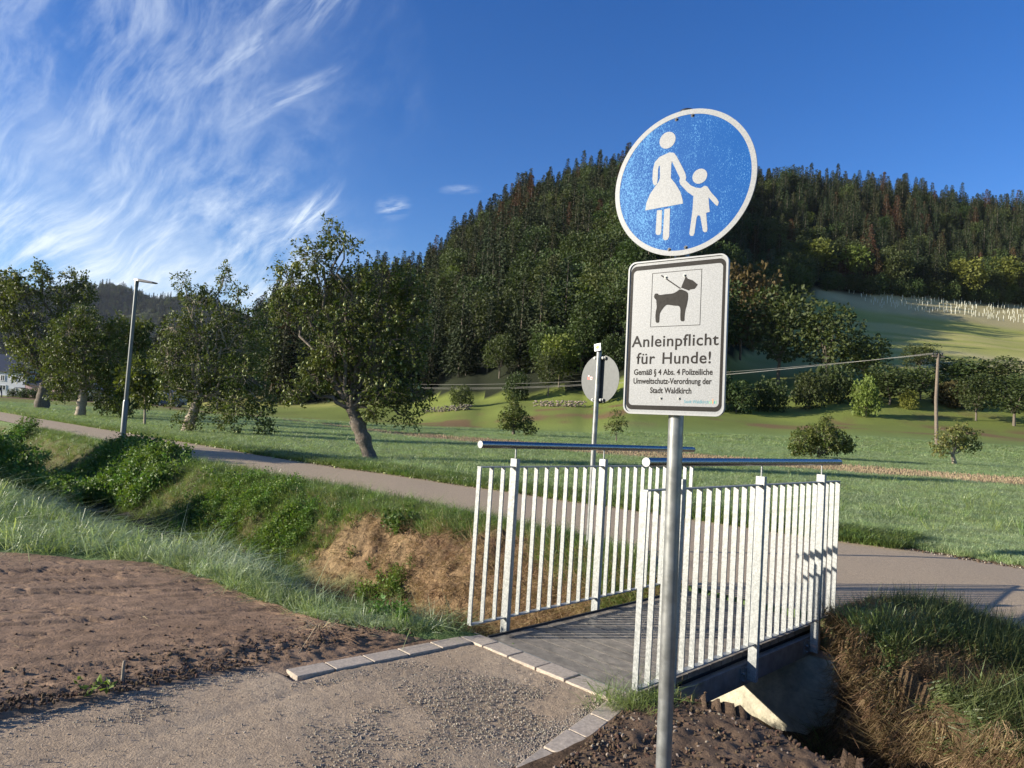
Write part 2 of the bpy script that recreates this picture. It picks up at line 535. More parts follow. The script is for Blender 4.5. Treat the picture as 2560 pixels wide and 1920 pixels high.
# ------------------------------------------------------------------ terrain
TU = np.array([-1.3, -.75, -.45, -.33, -.16, -.05, .01, .10, .18, .36, .53, .63, .73, 1.0, 1.6])
# each column: distances and heights above the near field
TP = [
    ([0, 90, 150, 260, 600, 3000], [0, -.2, -.6, 0, 8, 10]),
    ([0, 90, 150, 260, 600, 3000], [0, -.2, -.5, 0, 8, 10]),
    ([0, 90, 150, 260, 600, 3000], [0, -.1, 0, 4, 10, 10]),
    ([0, 100, 135, 300, 420, 3000], [0, 0, 1.5, 36, 30, 10]),
    ([0, 100, 130, 330, 450, 3000], [0, 0, 3, 59, 52, 10]),
    ([0, 80, 115, 350, 470, 3000], [0, .2, 4.0, 95, 88, 10]),
    ([0, 75, 110, 360, 480, 3000], [0, .3, 4.4, 112, 104, 10]),
    ([0, 70, 105, 370, 490, 3000], [0, .4, 4.6, 128, 118, 10]),
    ([0, 62, 95, 380, 500, 3000], [0, .4, 4.6, 143, 132, 10]),
    ([0, 56, 90, 135, 270, 400], [0, .4, 3.3, 13, 62, 143]),
    ([0, 50, 88, 130, 240, 265, 420], [0, .4, 3.6, 14, 45, 56.5, 150]),
    ([0, 50, 88, 130, 240, 268, 430], [0, .4, 3.6, 14, 43.5, 56.5, 146]),
    ([0, 50, 88, 130, 240, 272, 440], [0, .4, 3.6, 14, 42, 56, 148]),
    ([0, 50, 88, 130, 240, 272, 440], [0, .4, 3.6, 14, 42, 56, 140]),
    ([0, 50, 88, 130, 240, 272, 440], [0, .4, 3.6, 14, 42, 56, 140]),
]
T_T = np.array([-70, -25, -14, -8, -5, -3.1, -1.6, -.5, 0, 1.4, 2.0, 2.7, 4, 8, 20])
S_N = np.array([-2.4, -2.2, -1.9, -1.6, -1.3, -.6, -.55, -.25, .12, .16, .30, .0, -.9, -3, -3.5])
B_N = np.array([.6, .6, .6, .7, .8, .9, .95, .90, .85, .92, 1.0, .58, -.25, -2.2, -2.7])
B_F = np.array([1.5, 1.5, 1.5, 1.6, 1.75, 1.9, 2.0, 2.2, 2.62, 2.62, 1.60, .72, -.12, -1.8, -2.2])
S_F = np.array([2.4, 2.6, 3.0, 3.3, 3.4, 3.4, 3.35, 3.1, 2.67, 2.67, 1.95, 1.14, .45, -1.0, -1.4])
PN_T = np.array([-90, -40, -25.4, -19.1, -14.2, -9.8, -7.67, -5.83, -3.83, -1.9, -.9, -.45, -.08, 1.27, 1.40, 1.55, 1.8, 2.2, 2.6, 4, 8, 20])
PN_S = np.array([1.6, 2.3, 2.75, 2.95, 3.05, 3.40, 3.56, 3.58, 3.55, 3.42, 3.2, 2.74, 2.70, 2.70, 3.5, 3.95, 4.08, 3.80, 3.42, 3.1, 2.9, 2.6])
PF_T = np.array([-90, -60, -40, -24.4, -14.3, -10.8, -7.3, -3, -.14, .7, 1.9, 4, 8, 20])
PF_S = np.array([3.4, 4.2, 4.7, 5.35, 5.75, 6.1, 6.35, 6.8, 7.15, 7.4, 7.42, 7.3, 7.1, 6.8])


def pathN(t):
    return np.interp(t, PN_T, PN_S)


def pathF(t):
    return np.interp(t, PF_T, PF_S)


def far_h(x, y):
    x = np.asarray(x, float)
    y = np.asarray(y, float)
    yy = np.maximum(y, 1.0)
    u = np.clip(x / np.maximum(yy, 30.0), TU[0], TU[-1])
    cols = []
    for ys, zs in TP:
        ys, zs = list(ys), list(zs)
        if ys[-1] < 3000:
            ys += [ys[-1] + 90, 3000]
            zs += [zs[-1] - 4, 10]
        cols.append(np.interp(yy, ys, zs))
    cols = np.array(cols)
    i = np.clip(np.searchsorted(TU, u) - 1, 0, len(TU) - 2)
    w = (u - TU[i]) / (TU[i + 1] - TU[i])
    w = w * w * (3 - 2 * w)
    a = np.take_along_axis(cols, i[None, ...], 0)[0]
    b_ = np.take_along_axis(cols, (i + 1)[None, ...], 0)[0]
    h = a * (1 - w) + b_ * w
    h = h + sstep(y, 60, 140) * 1.6 * (fbm(x / 22, y / 22, 5, 3) - .5)
    return h


ZB = -1.0


def ditch_rel(s, t):
    """0 outside, 1 on the bed; also which side"""
    j = (fbm(t * 1.3, s * .4, 31, 3) - .5) * .34 * sstep(np.abs(t - .7), .9, 1.6)
    ss = s + j
    sn, bn, bf, sf = (np.interp(t, T_T, q) for q in (S_N, B_N, B_F, S_F))
    a = np.clip((ss - sn) / (bn - sn), 0, 1)
    b_ = np.clip((sf - ss) / (sf - bf), 0, 1)
    return a, b_


def height(x, y, fine=True):
    x = np.asarray(x, float)
    y = np.asarray(y, float)
    s, t = toST(x, y)
    h = far_h(x, y)
    a, b_ = ditch_rel(s, t)
    a2 = np.clip(a, 0, 1) ** 0.9
    pw = 1.9 - .6 * sstep(t, -.6, .6)
    b2 = np.clip(b_, 0, 1) ** pw
    b2 = np.where(t > 1.0, 1 - (1 - np.clip(b_, 0, 1)) ** 1.35, b2)
    dd = np.minimum(a2, b2)
    dd = dd * dd * (3 - 2 * dd) * .45 + dd * .55
    h = h + ZB * dd
    inside = (dd > 0.02) & (dd < .98)
    if fine:
        rough = (fbm(x * 3.1, y * 3.1, 3, 4) - .5)
        rough2 = fbm(x * 7.5, y * 7.5, 33, 3) - .5
        h = h + np.where(dd > 0.02, .30 * rough + (.09 + .12 * sstep(t, -7, -4.5)) * rough2 * (1 - .6 * dd), .02 * rough) * sstep(np.hypot(x, y), 60, 30)
    fil = np.exp(-np.clip(2.46 - s, 0, 9) / .30) * sstep(t, -.6, -.1) * sstep(t, 2.0, 1.4) * (s < 2.60)
    h = np.where(dd > .3, np.maximum(h, ZB + fil * (.04 + .50 * fbm(t * 1.7 + 3, s * 0.5, 34, 3) * (.5 + .5 * sstep(np.abs(t - .75), .2, .8)))), h)
    # grassy mound beside the bridge, verges along the path
    md = np.exp(-(((x - 3.1) / .75) ** 2 + ((y - 5.3) / .8) ** 2))
    h = h + .10 * md
    vf = sstep(s - pathF(t), .02, .5) * sstep(s - pathF(t), 3.0, .8)
    h = h + .05 * vf
    # corner of the near abutment: soil banked up against the girder
    onpath = sstep(s, -.1, .05) * 0
    return h + onpath


def terr(x, y):
    return float(height(np.array([x]), np.array([y]))[0])


def hit(px, py, lo=20, hi=700):
    d = fray(px, py)
    ts = np.linspace(lo, hi, 3000)
    X, Y, Z = d[0] * ts, d[1] * ts, d[2] * ts + CAMZ
    g_ = far_h(X, Y)
    k = np.argmax(Z <= g_)
    if not (Z <= g_).any():
        k = len(ts) - 1
    return np.array([X[k], Y[k], g_[k]]), ts[k]


STT = np.array([-9, -6.1, -4.3, -3.1, -2.3, -1.78, -.98, -.53, -.26, -.10])
STS = np.array([-8.2, -4.27, -2.0, -1.02, -.86, -.80, -.71, -.50, -.24, .03])


def in_stub(x, y):
    near = np.interp(x, [-60, -20.8, -4.6, 3.8, 12.8, 18.4, 40], [118, 63, 38.3, 29.0, 26.6, 24.9, 21])
    far = np.interp(x, [-60, -23.6, -5.9, 5.3, 18.4, 28.1, 60], [124, 69.5, 45.5, 35.0, 30.5, 28.8, 27])
    j = (fbm(x * .7, y * .7, 40, 3) - .5) * 1.6
    return (y > near + j) & (y < far + j)


def ground_col(x, y):
    s, t = toST(x, y)
    r = np.hypot(x, y)
    n1 = fbm(x * 1.7, y * 1.7, 11, 4)[:, None]
    n2 = fbm(x / 7, y / 7, 12, 4)[:, None]
    n3 = fbm(x * 7, y * 7, 13, 3)[:, None]
    green = np.array([.16, .24, .075]) * (1 - n2) + np.array([.19, .27, .12]) * n2
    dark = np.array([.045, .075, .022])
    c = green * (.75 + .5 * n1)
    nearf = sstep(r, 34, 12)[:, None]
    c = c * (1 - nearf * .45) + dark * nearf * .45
    # lower hillside: yellower with brown patches, then mown strips, straw and vineyard
    yy = y[:, None]
    hill = sstep(yy, 55, 80)
    hc = np.array([.155, .185, .040]) * (.8 + .5 * n2)
    br = sstep(fbm(x / 6, y / 4, 15, 4), .54, .66)[:, None] * sstep(yy, 66, 80) * sstep(yy, 104, 92)
    hc = hc * (1 - br) + np.array([.17, .11, .052]) * br
    band = fbm(x / 60, y / 5.0, 16, 4)[:, None]
    up = sstep(yy, 118, 140)
    mc = np.array([.29, .30, .075]) * (1 - sstep(band, .40, .62)) + np.array([.40, .36, .13]) * sstep(band, .40, .62)
    straw = sstep(yy, 175, 160) * sstep(yy, 128, 140) * sstep((x / np.maximum(y, 1))[:, None], .55, .62) * sstep(fbm(x / 14, y / 3.5, 17, 4)[:, None], .40, .52)
    mc = mc * (1 - straw) + np.array([.46, .40, .21]) * straw
    vin = sstep(yy, 243, 247)
    vc = np.array([.40, .34, .17]) * (.6 + .8 * fbm(x / 9, y / 2.0, 18, 4)[:, None])
    mc = mc * (1 - vin) + vc * vin
    edge = sstep(np.abs(yy - 243), 1.6, .8)
    mc = mc * (1 - edge * .6)
    hc = hc * (1 - up) + mc * up
    c = c * (1 - hill) + hc * hill
    # forest floor
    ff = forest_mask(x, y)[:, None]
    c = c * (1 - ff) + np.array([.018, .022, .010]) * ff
    st = in_stub(x, y)[:, None]
    c = np.where(st, np.array([.165, .110, .068]) * (.65 + .7 * n1), c)
    # verge litter beside the path
    vg = (sstep(np.abs(s - pathF(t) - .08), .16, .04))[:, None]
    c = c * (1 - vg) + np.array([.13, .085, .05]) * (.6 + .8 * n3) * vg
    # the ditch: dry straw slopes near the bridge, greener further on, dark bed
    a, b_ = ditch_rel(s, t)
    dd = np.minimum(a, b_)
    slope = (sstep(dd, .16, .34) * sstep(dd, 1.0, .8))[:, None]
    bed = sstep(dd, .86, 1.0)[:, None]
    strawc = np.array([.30, .205, .11]) * (1 - n1) + np.array([.17, .105, .055]) * n1
    gw = (sstep(t, -4.5, -8.0) * .75)[:, None]
    sc_ = strawc * (1 - gw) + np.array([.07, .085, .03]) * gw
    c = c * (1 - slope) + sc_ * (.6 + .8 * n3) * slope
    c = c * (1 - bed) + np.array([.055, .042, .028]) * bed
    # brown mown shoulder on top of the far bank near the bridge
    sh = sstep(s, 2.3, 2.7) * sstep(s, 3.6, 3.3) * sstep(t, -4.5, -3.4) * sstep(t, -.1, -.3)
    sh = (sh * (.4 + .6 * sstep(fbm(x * 2.2, y * 2.2, 19, 3), .38, .55)))[:, None]
    c = c * (1 - sh) + np.array([.155, .095, .055]) * (.7 + .6 * n3) * sh
    # soil right of the kerb and on the near side
    so = (sstep(s, .9, .45) * sstep(t, 1.2, 1.36) * sstep(t, 9, 7))[:, None]
    c = c * (1 - so) + np.array([.085, .056, .036]) * (.6 + .8 * n3) * so
    mo = sstep(t, 1.35, 1.6) * sstep(s - np.interp(t, T_T, S_F), -.25, .05) * sstep(s - pathN(t), .1, -.05)
    rb = (sstep(t, 1.36, 1.5) * sstep(np.interp(t, T_T, S_F) + .6 - s, 0, .2) * sstep(s - np.interp(t, T_T, B_F), -.2, 0))[:, None]
    c = c * (1 - rb) + np.array([.115, .078, .044]) * (.5 + 1.0 * n3) * rb  # dead-grass brown, darkened further in place of the shade on this bank
    mo = mo[:, None] * sstep(n1, .30, .45) * .9
    c = c * (1 - mo) + np.array([.12, .075, .042]) * mo
    return c


def forest_lo(u):
    return np.interp(u, [-.6, -.45, -.33, -.16, -.05, .01, .10, .18, .28, .36, .40, .43, .5, .63, .73, 1.0], [190, 150, 136, 128, 116, 112, 108, 104, 118, 165, 215, 268, 268, 272, 277, 277])


def forest_hi(u):
    return np.interp(u, [-.6, -.45, -.33, -.16, -.05, .01, .10, .18, .36, .53, .63, .73, 1.0], [250, 290, 318, 348, 368, 378, 388, 398, 424, 444, 454, 464, 464])


def forest_mask(x, y):
    u = x / np.maximum(y, 1)
    return ((y > forest_lo(u)) & (y < forest_hi(u) + 15) & (u > -.62) & (y > 20)).astype(float)


def lines(dense_lo, dense_hi, step, outs, grow, lim_lo, lim_hi):
    L = list(np.arange(dense_lo, dense_hi + 1e-6, step))
    d, p = step, dense_hi
    while p < lim_hi:
        d *= grow
        p += d
        L.append(p)
    d, p = step, dense_lo
    while p > lim_lo:
        d *= grow
        p -= d
        L.insert(0, p)
    return np.array(L)


def grid_mesh(name, X, Y, Z, matl, col=None, smooth_=True):
    """X, Y, Z are (rows, cols)"""
    r, c = X.shape
    V = np.stack([X, Y, Z], -1).reshape(-1, 3)
    i = np.arange(r * c).reshape(r, c)
    F = np.stack([i[:-1, :-1], i[:-1, 1:], i[1:, 1:], i[1:, :-1]], -1).reshape(-1, 4)
    g_ = Geo().add(V, F, 0, col)
    return g_.mesh(name, matl, smooth_)


xs = lines(-4.6, 4.6, .036, 0, 1.034, -2600, 2600)
ys = lines(2.6, 9.2, .036, 0, 1.030, -60, 3000)
XX, YY = np.meshgrid(xs, ys)
ZZ = height(XX, YY)
# keep the sheet below the paths and the worked soil that lie on it
S_, T_ = toST(XX, YY)
und = sstep(S_ - pathN(T_), -.02, .06) * sstep(pathF(T_) - S_, -.02, .06)
ZZ = ZZ * (1 - und) + np.minimum(ZZ, far_h(XX, YY) - .012) * und
nearside = sstep(S_, .22, .10) * sstep(T_, 1.5, 1.3) * sstep(S_, -12, -10) * sstep(T_ - np.interp(S_, STS, STT), .0, .3)
ZZ = ZZ - .06 * nearside
# hollow cut for the deck between the abutments
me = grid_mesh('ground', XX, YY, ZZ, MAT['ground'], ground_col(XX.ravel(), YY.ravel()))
ground = tag(link('ground', me), kind='structure')

# asphalt path in bridge coordinates (across the picture and down to the bridge end)
tv = np.concatenate([-np.geomspace(90, 8, 60), np.arange(-7.95, 8, .05), np.geomspace(8.05, 24, 20)])
wv = np.linspace(0, 1, 26)
TT, WW = np.meshgrid(tv, wv)
jn = (fbm(TT * 3.0, TT * 0, 51, 4) - .5) * .10
jf = (fbm(TT * 3.0, TT * 0 + 9, 52, 4) - .5) * .16
inn = (TT > -.12) & (TT < 1.30)
SN_ = pathN(TT) + np.where(inn, 0, jn)
SF_ = pathF(TT) + jf
SS = SN_ * (1 - WW) + SF_ * WW
PX = P0[0] + AX[0] * SS + RT[0] * TT
PY = P0[1] + AX[1] * SS + RT[1] * TT
PZ = far_h(PX, PY) + .004 + .012 * np.sin(WW * np.pi)
PZ = PZ + .012 * (fbm(PX * .8, PY * .8, 53, 3) - .5)
SHO = 1.0 - sstep(WW, 0, .02)
me = grid_mesh('asphalt_path', PX, PY, PZ, MAT['asphalt'])
path = tag(link('asphalt_path', me), kind='structure')

# gravel path this side of the bridge
sv = np.concatenate([-np.geomspace(9, 3.3, 50), np.arange(-3.28, -.028, .016), [-.028]])
wv = np.linspace(0, 1, 120)
Sg, Wg = np.meshgrid(sv, wv)
tl = -.46 + 0 * Sg
trr = 1.235 + .225 * (-Sg)
Tg = tl * (1 - Wg) + trr * Wg
GX = P0[0] + AX[0] * Sg + RT[0] * Tg
GY = P0[1] + AX[1] * Sg + RT[1] * Tg
rel = (fbm(GX * 2.2, GY * 2.2, 62, 3) - .5) * .016 + (fbm(GX * 26, GY * 26, 63, 3) - .5) * .007
coarse = sstep(fbm(GX * 1.6 + 4, GY * 1.6, 64, 3), .52, .64)
rel = rel + coarse * (fbm(GX * 60, GY * 60, 65, 2) - .5) * .010
rut = np.exp(-((Tg - .18 - .05 * np.sin(Sg * 2)) / .05) ** 2) * .006 * sstep(Sg, -.6, -1.4)
GZ = -.012 + rel - rut
GZ = GZ - .035 * sstep(Tg, .03, -.03) * sstep(Sg, -1.30, -1.24)
edge = np.minimum(np.abs(Wg), np.abs(1 - Wg))
GZ = GZ - .004 * sstep(edge, .02, 0)
n1 = fbm(GX * 3, GY * 3, 66, 4).ravel()[:, None]
n2 = coarse.ravel()[:, None]
gc = np.array([.37, .29, .205]) * (1 - n1) + np.array([.30, .22, .145]) * n1
gc = gc * (1 - .18 * n2)
me = grid_mesh('gravel_path', GX, GY, GZ, MAT['gravel'], gc)
gravel = tag(link('gravel_path', me), kind='structure')

# worked soil left of the kerb
STT = np.array([-9, -6.1, -4.3, -3.1, -2.3, -1.78, -.98, -.53, -.26, -.10])
STS = np.array([-8.2, -4.27, -2.0, -1.02, -.86, -.80, -.71, -.50, -.24, .03])


def soil_z(x, y):
    # scraped in long low steps that run roughly along the path, crumbly near the gravel
    qa = x * .93 + y * .36
    qb = -x * .36 + y * .93
    z = (fbm(qa * .9, qb * 5.0, 71, 4) - .5) * .026
    st = fbm(qa * .45 + 3, qb * 2.6, 72, 3)
    for lev, w in ((.44, .010), (.53, .014)):
        z = z + w * sstep(st, lev - .006, lev + .006)
    ck = np.abs(fbm(qa * 1.8, qb * 6.5, 85, 4) - .5)
    z = z - .014 * sstep(ck, .022, .0) * sstep(fbm(x * 1.1, y * 1.1, 86, 2), .42, .55)
    z = z + (fbm(qa * 3.5, qb * 16.0, 73, 5) - .5) * .020 + (fbm(x * 34, y * 34, 83, 3) - .5) * .007
    s, t = toST(x, y)
    cr = sstep(t, -1.05, -.45) * .8 + .15 * sstep(fbm(x * 1.5, y * 1.5, 84, 2), .5, .6)
    z = z + cr * (fbm(x * 22, y * 22, 74, 4) - .5) * .034
    return z


sv = np.concatenate([-np.geomspace(8.5, 3.4, 40), np.arange(-3.38, .02, .017)])
wv = np.linspace(0, 1, 230)
Sg, Wg = np.meshgrid(sv, wv)
tu = np.interp(Sg, STS, STT) + .22 * (fbm(Sg * 2.2, Sg * 0 + 3, 75, 3) - .5)
tm = np.where(Sg > -1.28, -.03 - .055 * np.clip(-Sg, 0, 1.3), -.27 + .13 * (fbm(Sg * 6, Sg * 0, 61, 4) - .5) + .16 * sstep(Sg, -1.45, -1.24))
tu = np.minimum(tu, tm - .02)
Tg = tu * (1 - Wg) + tm * Wg
GX = P0[0] + AX[0] * Sg + RT[0] * Tg
GY = P0[1] + AX[1] * Sg + RT[1] * Tg
GZ = soil_z(GX, GY) + .012
ed = (Tg - tu)
GZ = GZ - .09 * (1 - sstep(ed, 0, .16)) ** 1.5
ed2 = (tm - Tg)
GZ = np.where(ed2 < .28, GZ * sstep(ed2, -.05, .28) + (-.020) * (1 - sstep(ed2, -.05, .28)), GZ)
GZ = GZ + .012 * sstep(ed2, .02, .06) * (ed2 < .28) * (fbm(GX * 30, GY * 30, 81, 3) - .2) * 1.4
GZ = np.where((Sg > -1.24) & (ed2 < .10), np.minimum(GZ, -.006 + .02 * (ed2 - .02)), GZ)
n1 = fbm(GX * 1.1, GY * 3.3, 76, 4).ravel()[:, None]
n2 = fbm(GX * 9, GY * 9, 77, 3).ravel()[:, None]
gr = sstep(ed2, .22, 0).ravel()[:, None] * (Sg < -1.2).ravel()[:, None]
sc_ = np.array([.26, .172, .108]) * (1 - n1) + np.array([.185, .115, .068]) * n1
sc_ = sc_ * (.75 + .5 * n2)
sc_ = sc_ * (1 - .5 * gr) + np.array([.19, .155, .12]) * .5 * gr
me = grid_mesh('bare_soil', GX, GY, GZ, MAT['soil'], sc_)
soil = tag(link('bare_soil', me), kind='structure')

# darker loose soil right of the kerb, falling into the ditch
sv = np.arange(-2.2, 1.25, .020)
wv = np.linspace(0, 1, 120)
Sg, Wg = np.meshgrid(sv, wv)
t0 = np.where(Sg < .02, 1.34 + .225 * (-Sg), 1.31)
t1 = np.minimum(np.interp(Sg, [-2.2, -.25, .58, 1.2, 1.25], [8, 4, 2.75, 2.1, 1.7]), 3.9)
Tg = t0 * (1 - Wg) + t1 * Wg
GX = P0[0] + AX[0] * Sg + RT[0] * Tg
GY = P0[1] + AX[1] * Sg + RT[1] * Tg
GZ = height(GX, GY) + .014 + (fbm(GX * 16, GY * 16, 78, 5) - .5) * .050 * sstep(Wg, 0, .08) - .03 * sstep(Wg, .04, 0)
n2 = fbm(GX * 9, GY * 9, 79, 3).ravel()[:, None]
n1 = fbm(GX * 2, GY * 2, 80, 3).ravel()[:, None]
sc_ = (np.array([.085, .055, .035]) * (1 - n1) + np.array([.135, .088, .055]) * n1) * (.7 + .6 * n2)
me = grid_mesh('loose_soil', GX, GY, GZ, MAT['soil'], sc_)
soil2 = tag(link('loose_soil', me), kind='structure')

# a film of water on the ditch bed
tv = np.arange(-14, 6, .25)
W = np.array([0, 1.0])
TT, WW = np.meshgrid(tv, W)
a0, b0 = np.interp(TT, T_T, B_N) - .15, np.interp(TT, T_T, B_F) + .05
SS = a0 * (1 - WW) + b0 * WW
me = grid_mesh('stream_water', P0[0] + AX[0] * SS + RT[0] * TT, P0[1] + AX[1] * SS + RT[1] * TT, np.full(SS.shape, ZB + .015), MAT['water'])
tag(link('stream_water', me), kind='structure')

# distant wooded hills at the head of the valley
def hill_ridge(name, pts, depth, thick, seed, colr):
    """pts: photo pixels of the skyline; built as a real ridge body at its distance"""
    P = np.array([at(px, py, depth) for px, py in pts])
    xv = np.linspace(P[0][0], P[-1][0], 150)
    zt = np.interp(xv, P[:, 0], P[:, 2])
    wv = np.linspace(0, 1, 36)
    Xh, Wh = np.meshgrid(xv, wv)
    Zt = np.tile(zt, (len(wv), 1))
    prof = np.where(Wh < .6, np.sin(Wh / .6 * np.pi / 2) ** 1.15, 1 - .35 * ((Wh - .6) / .4))
    Yh = depth + (Wh - .6) * thick
    gul = (fbm(Xh / 150, Yh / 260, seed, 4) - .5) * 70 * np.sin(np.clip(Wh / .6, 0, 1) * np.pi)
    Zh = Zt * prof + gul * .8 + (fbm(Xh / 30, Yh / 30, seed + 3, 3) - .5) * 8
    Zh = np.where(Wh < .03, -5, Zh)
    me = grid_mesh(name, Xh, Yh, Zh, colr)
    return tag(link(name, me), kind='structure'), (Xh, Yh, Zh)


MAT['hillfloor'] = mat('hill_floor', (.035, .042, .02), 0.9, spec=0.1, var=0.3, vscale=0.02, coords='P')
H1, D1 = hill_ridge('hills', [(-900, 690), (-400, 640), (-100, 690), (30, 718), (120, 770), (230, 830), (330, 880), (560, 940), (760, 975)], 1250, 620, 91, MAT['hillfloor'])
H2, D2 = hill_ridge('hills', [(-900, 760), (-200, 790), (60, 760), (150, 738), (225, 724), (293, 722), (330, 731), (358, 743), (407, 768), (440, 766), (472, 757), (521, 756), (580, 774),
                              (640, 810), (700, 850), (800, 900), (1000, 950), (1200, 980)], 1900, 900, 95, MAT['hillfloor'])
# ------------------------------------------------------------------ kerb stones (pieces of the gravel path's edge)
ROTB = np.array([[AX[0], RT[0], 0], [AX[1], RT[1], 0], [0, 0, 1]])     # bridge axes as columns


def stone(s0, s1, t0, t1, skew=0.0, zt=0.004):
    """one concrete kerb stone; skew shifts t linearly with s"""
    g_ = Geo()
    j = (rng.random(4) - .5) * .003
    zz = zt + (rng.random() - .5) * .004
    q = [ST(s0, t0 + skew * 0), ST(s1, t0 + skew), ST(s1, t1 + skew), ST(s0, t1 + skew * 0)]
    V = [[p[0], p[1], -.14] for p in q] + [[p[0], p[1], zz + j[i]] for i, p in enumerate(q)]
    g_.add(V, [[0, 1, 2, 3], [7, 6, 5, 4], [4, 5, 1, 0], [5, 6, 2, 1], [6, 7, 3, 2], [7, 4, 0, 3]])
    me_ = g_.mesh('kerb_stone', MAT['kerb'])
    o = link('kerb_stone', me_, gravel)
    bevel(o, .0045, 2)
    return o


js = [-.06, .180, .420, .663, .900, 1.143, 1.325]
for a_, b__ in zip(js[:-1], js[1:]):
    stone(-.034, .110, a_ + .0055, b__ - .0055)
ss_ = [-.036, -.282, -.530, -.778, -1.026, -1.262]
for a_, b__ in zip(ss_[:-1], ss_[1:]):
    t0 = -.052 - .075 * (-a_ - .03)
    t1 = -.052 - .075 * (-b__ - .03)
    g0 = Geo()
    q = [ST(b__ + .0055, t1), ST(a_ - .0055, t0), ST(a_ - .0055, t0 + .135), ST(b__ + .0055, t1 + .135)]
    zz = .004 + (rng.random() - .5) * .004
    V = [[p[0], p[1], -.14] for p in q] + [[p[0], p[1], zz] for p in q]
    g0.add(V, [[0, 1, 2, 3], [7, 6, 5, 4], [4, 5, 1, 0], [5, 6, 2, 1], [6, 7, 3, 2], [7, 4, 0, 3]][:6])
    bevel(link('kerb_stone', g0.mesh('kerb_stone', MAT['kerb']), gravel), .0045, 2)
a_ = -.038
while a_ > -3.0:
    b__ = a_ - .238
    q = [ST(b__ + .0055, 1.222 + .225 * -b__), ST(a_ - .0055, 1.222 + .225 * -a_), ST(a_ - .0055, 1.345 + .235 * -a_), ST(b__ + .0055, 1.345 + .235 * -b__)]
    zz = .004 + (rng.random() - .5) * .005
    g0 = Geo()
    V = [[p[0], p[1], -.14] for p in q] + [[p[0], p[1], zz + (rng.random() - .5) * .002] for p in q]
    g0.add(V, [[0, 1, 2, 3], [7, 6, 5, 4], [4, 5, 1, 0], [5, 6, 2, 1], [6, 7, 3, 2], [7, 4, 0, 3]])
    bevel(link('kerb_stone', g0.mesh('kerb_stone', MAT['kerb']), gravel), .0045, 2)
    a_ = b__

# ------------------------------------------------------------------ footbridge
PIT = .115
LB = 24 * PIT
bridge = tag(empty('footbridge', ST(0, .68, 0)), 'small galvanised steel footbridge with grey plank deck across the ditch', 'footbridge')


def bbox(g_, s0, s1, t0, t1, z0, z1, mat_=0):
    c = ST((s0 + s1) / 2, (t0 + t1) / 2, (z0 + z1) / 2)
    g_.box(c, (s1 - s0, t1 - t0, z1 - z0), ROTB, mat_)
    return g_


# deck boards with fine anti-slip grooves
s0 = .125
nb = 18
bw = (2.69 - s0) / nb
for i in range(nb):
    g_ = Geo()
    a0, a1 = s0 + i * bw + .0045, s0 + (i + 1) * bw - .0045
    ng = 9
    w = (a1 - a0) / ng
    prof = [(a0, -.036), (a0, -.001)]
    for k_ in range(ng):
        q0 = a0 + k_ * w
        prof += [(q0 + w * .12, 0.0), (q0 + w * .70, 0.0), (q0 + w * .80, -.0022), (q0 + w * .98, -.0022)]
    prof += [(a1, -.001), (a1, -.036)]
    prof = np.array(prof)
    dzb = (rng.random() - .5) * .0015
    L = [ST(p[0], .075, p[1] + dzb) for p in prof]
    R_ = [ST(p[0], 1.275, p[1] + dzb) for p in prof]
    n_ = len(prof)
    F = [[j, j + 1, j + 1 + n_, j + n_] for j in range(n_ - 1)]
    g_.add(L + R_, F)
    for side, base in ((0, 0), (1, n_)):
        g_.add([([L, R_][side])[0], ([L, R_][side])[1], ([L, R_][side])[-2], ([L, R_][side])[-1]], [[0, 1, 2, 3]] if side == 0 else [[3, 2, 1, 0]])
    sub(bridge, 'deck_board', g_, MAT['deck'])
# dark edge strips beside the boards and a nosing angle at the near end
g_ = Geo()
bbox(g_, .12, 2.70, .058, .073, -.03, .010)
sub(bridge, 'edge_strip', g_, MAT['rubber'])
g_ = Geo()
bbox(g_, .112, .122, .06, 1.28, -.045, .002)
sub(bridge, 'end_angle', g_, MAT['galvdull'])
# side girders (channels): web, flanges and the joist that carries the boards
for tw, sg in ((1.315, 1), (.03, -1)):
    g_ = Geo()
    bbox(g_, .06, 2.74, tw - .004, tw + .004, -.205, -.062)
    bbox(g_, .06, 2.74, tw - .045 if sg > 0 else tw + .004, tw - .004 if sg > 0 else tw + .045, -.070, -.062)
    bbox(g_, .06, 2.74, tw - .045 if sg > 0 else tw + .004, tw - .004 if sg > 0 else tw + .045, -.205, -.197)
    sub(bridge, 'girder', g_, MAT['galvdull'])
for tw in (.105, 1.238):  # added black strips stand in for shade in the recess under the boards
    g_ = Geo()
    bbox(g_, .13, 2.69, tw, tw + .008, -.15, -.038)
    sub(bridge, 'recess_shade_strip', g_, MAT['rubber'])
for tw in (.20, .66, 1.12):
    g_ = Geo()
    bbox(g_, .06, 2.74, tw - .03, tw + .03, -.12, -.037)
    sub(bridge, 'joist', g_, MAT['dark'])

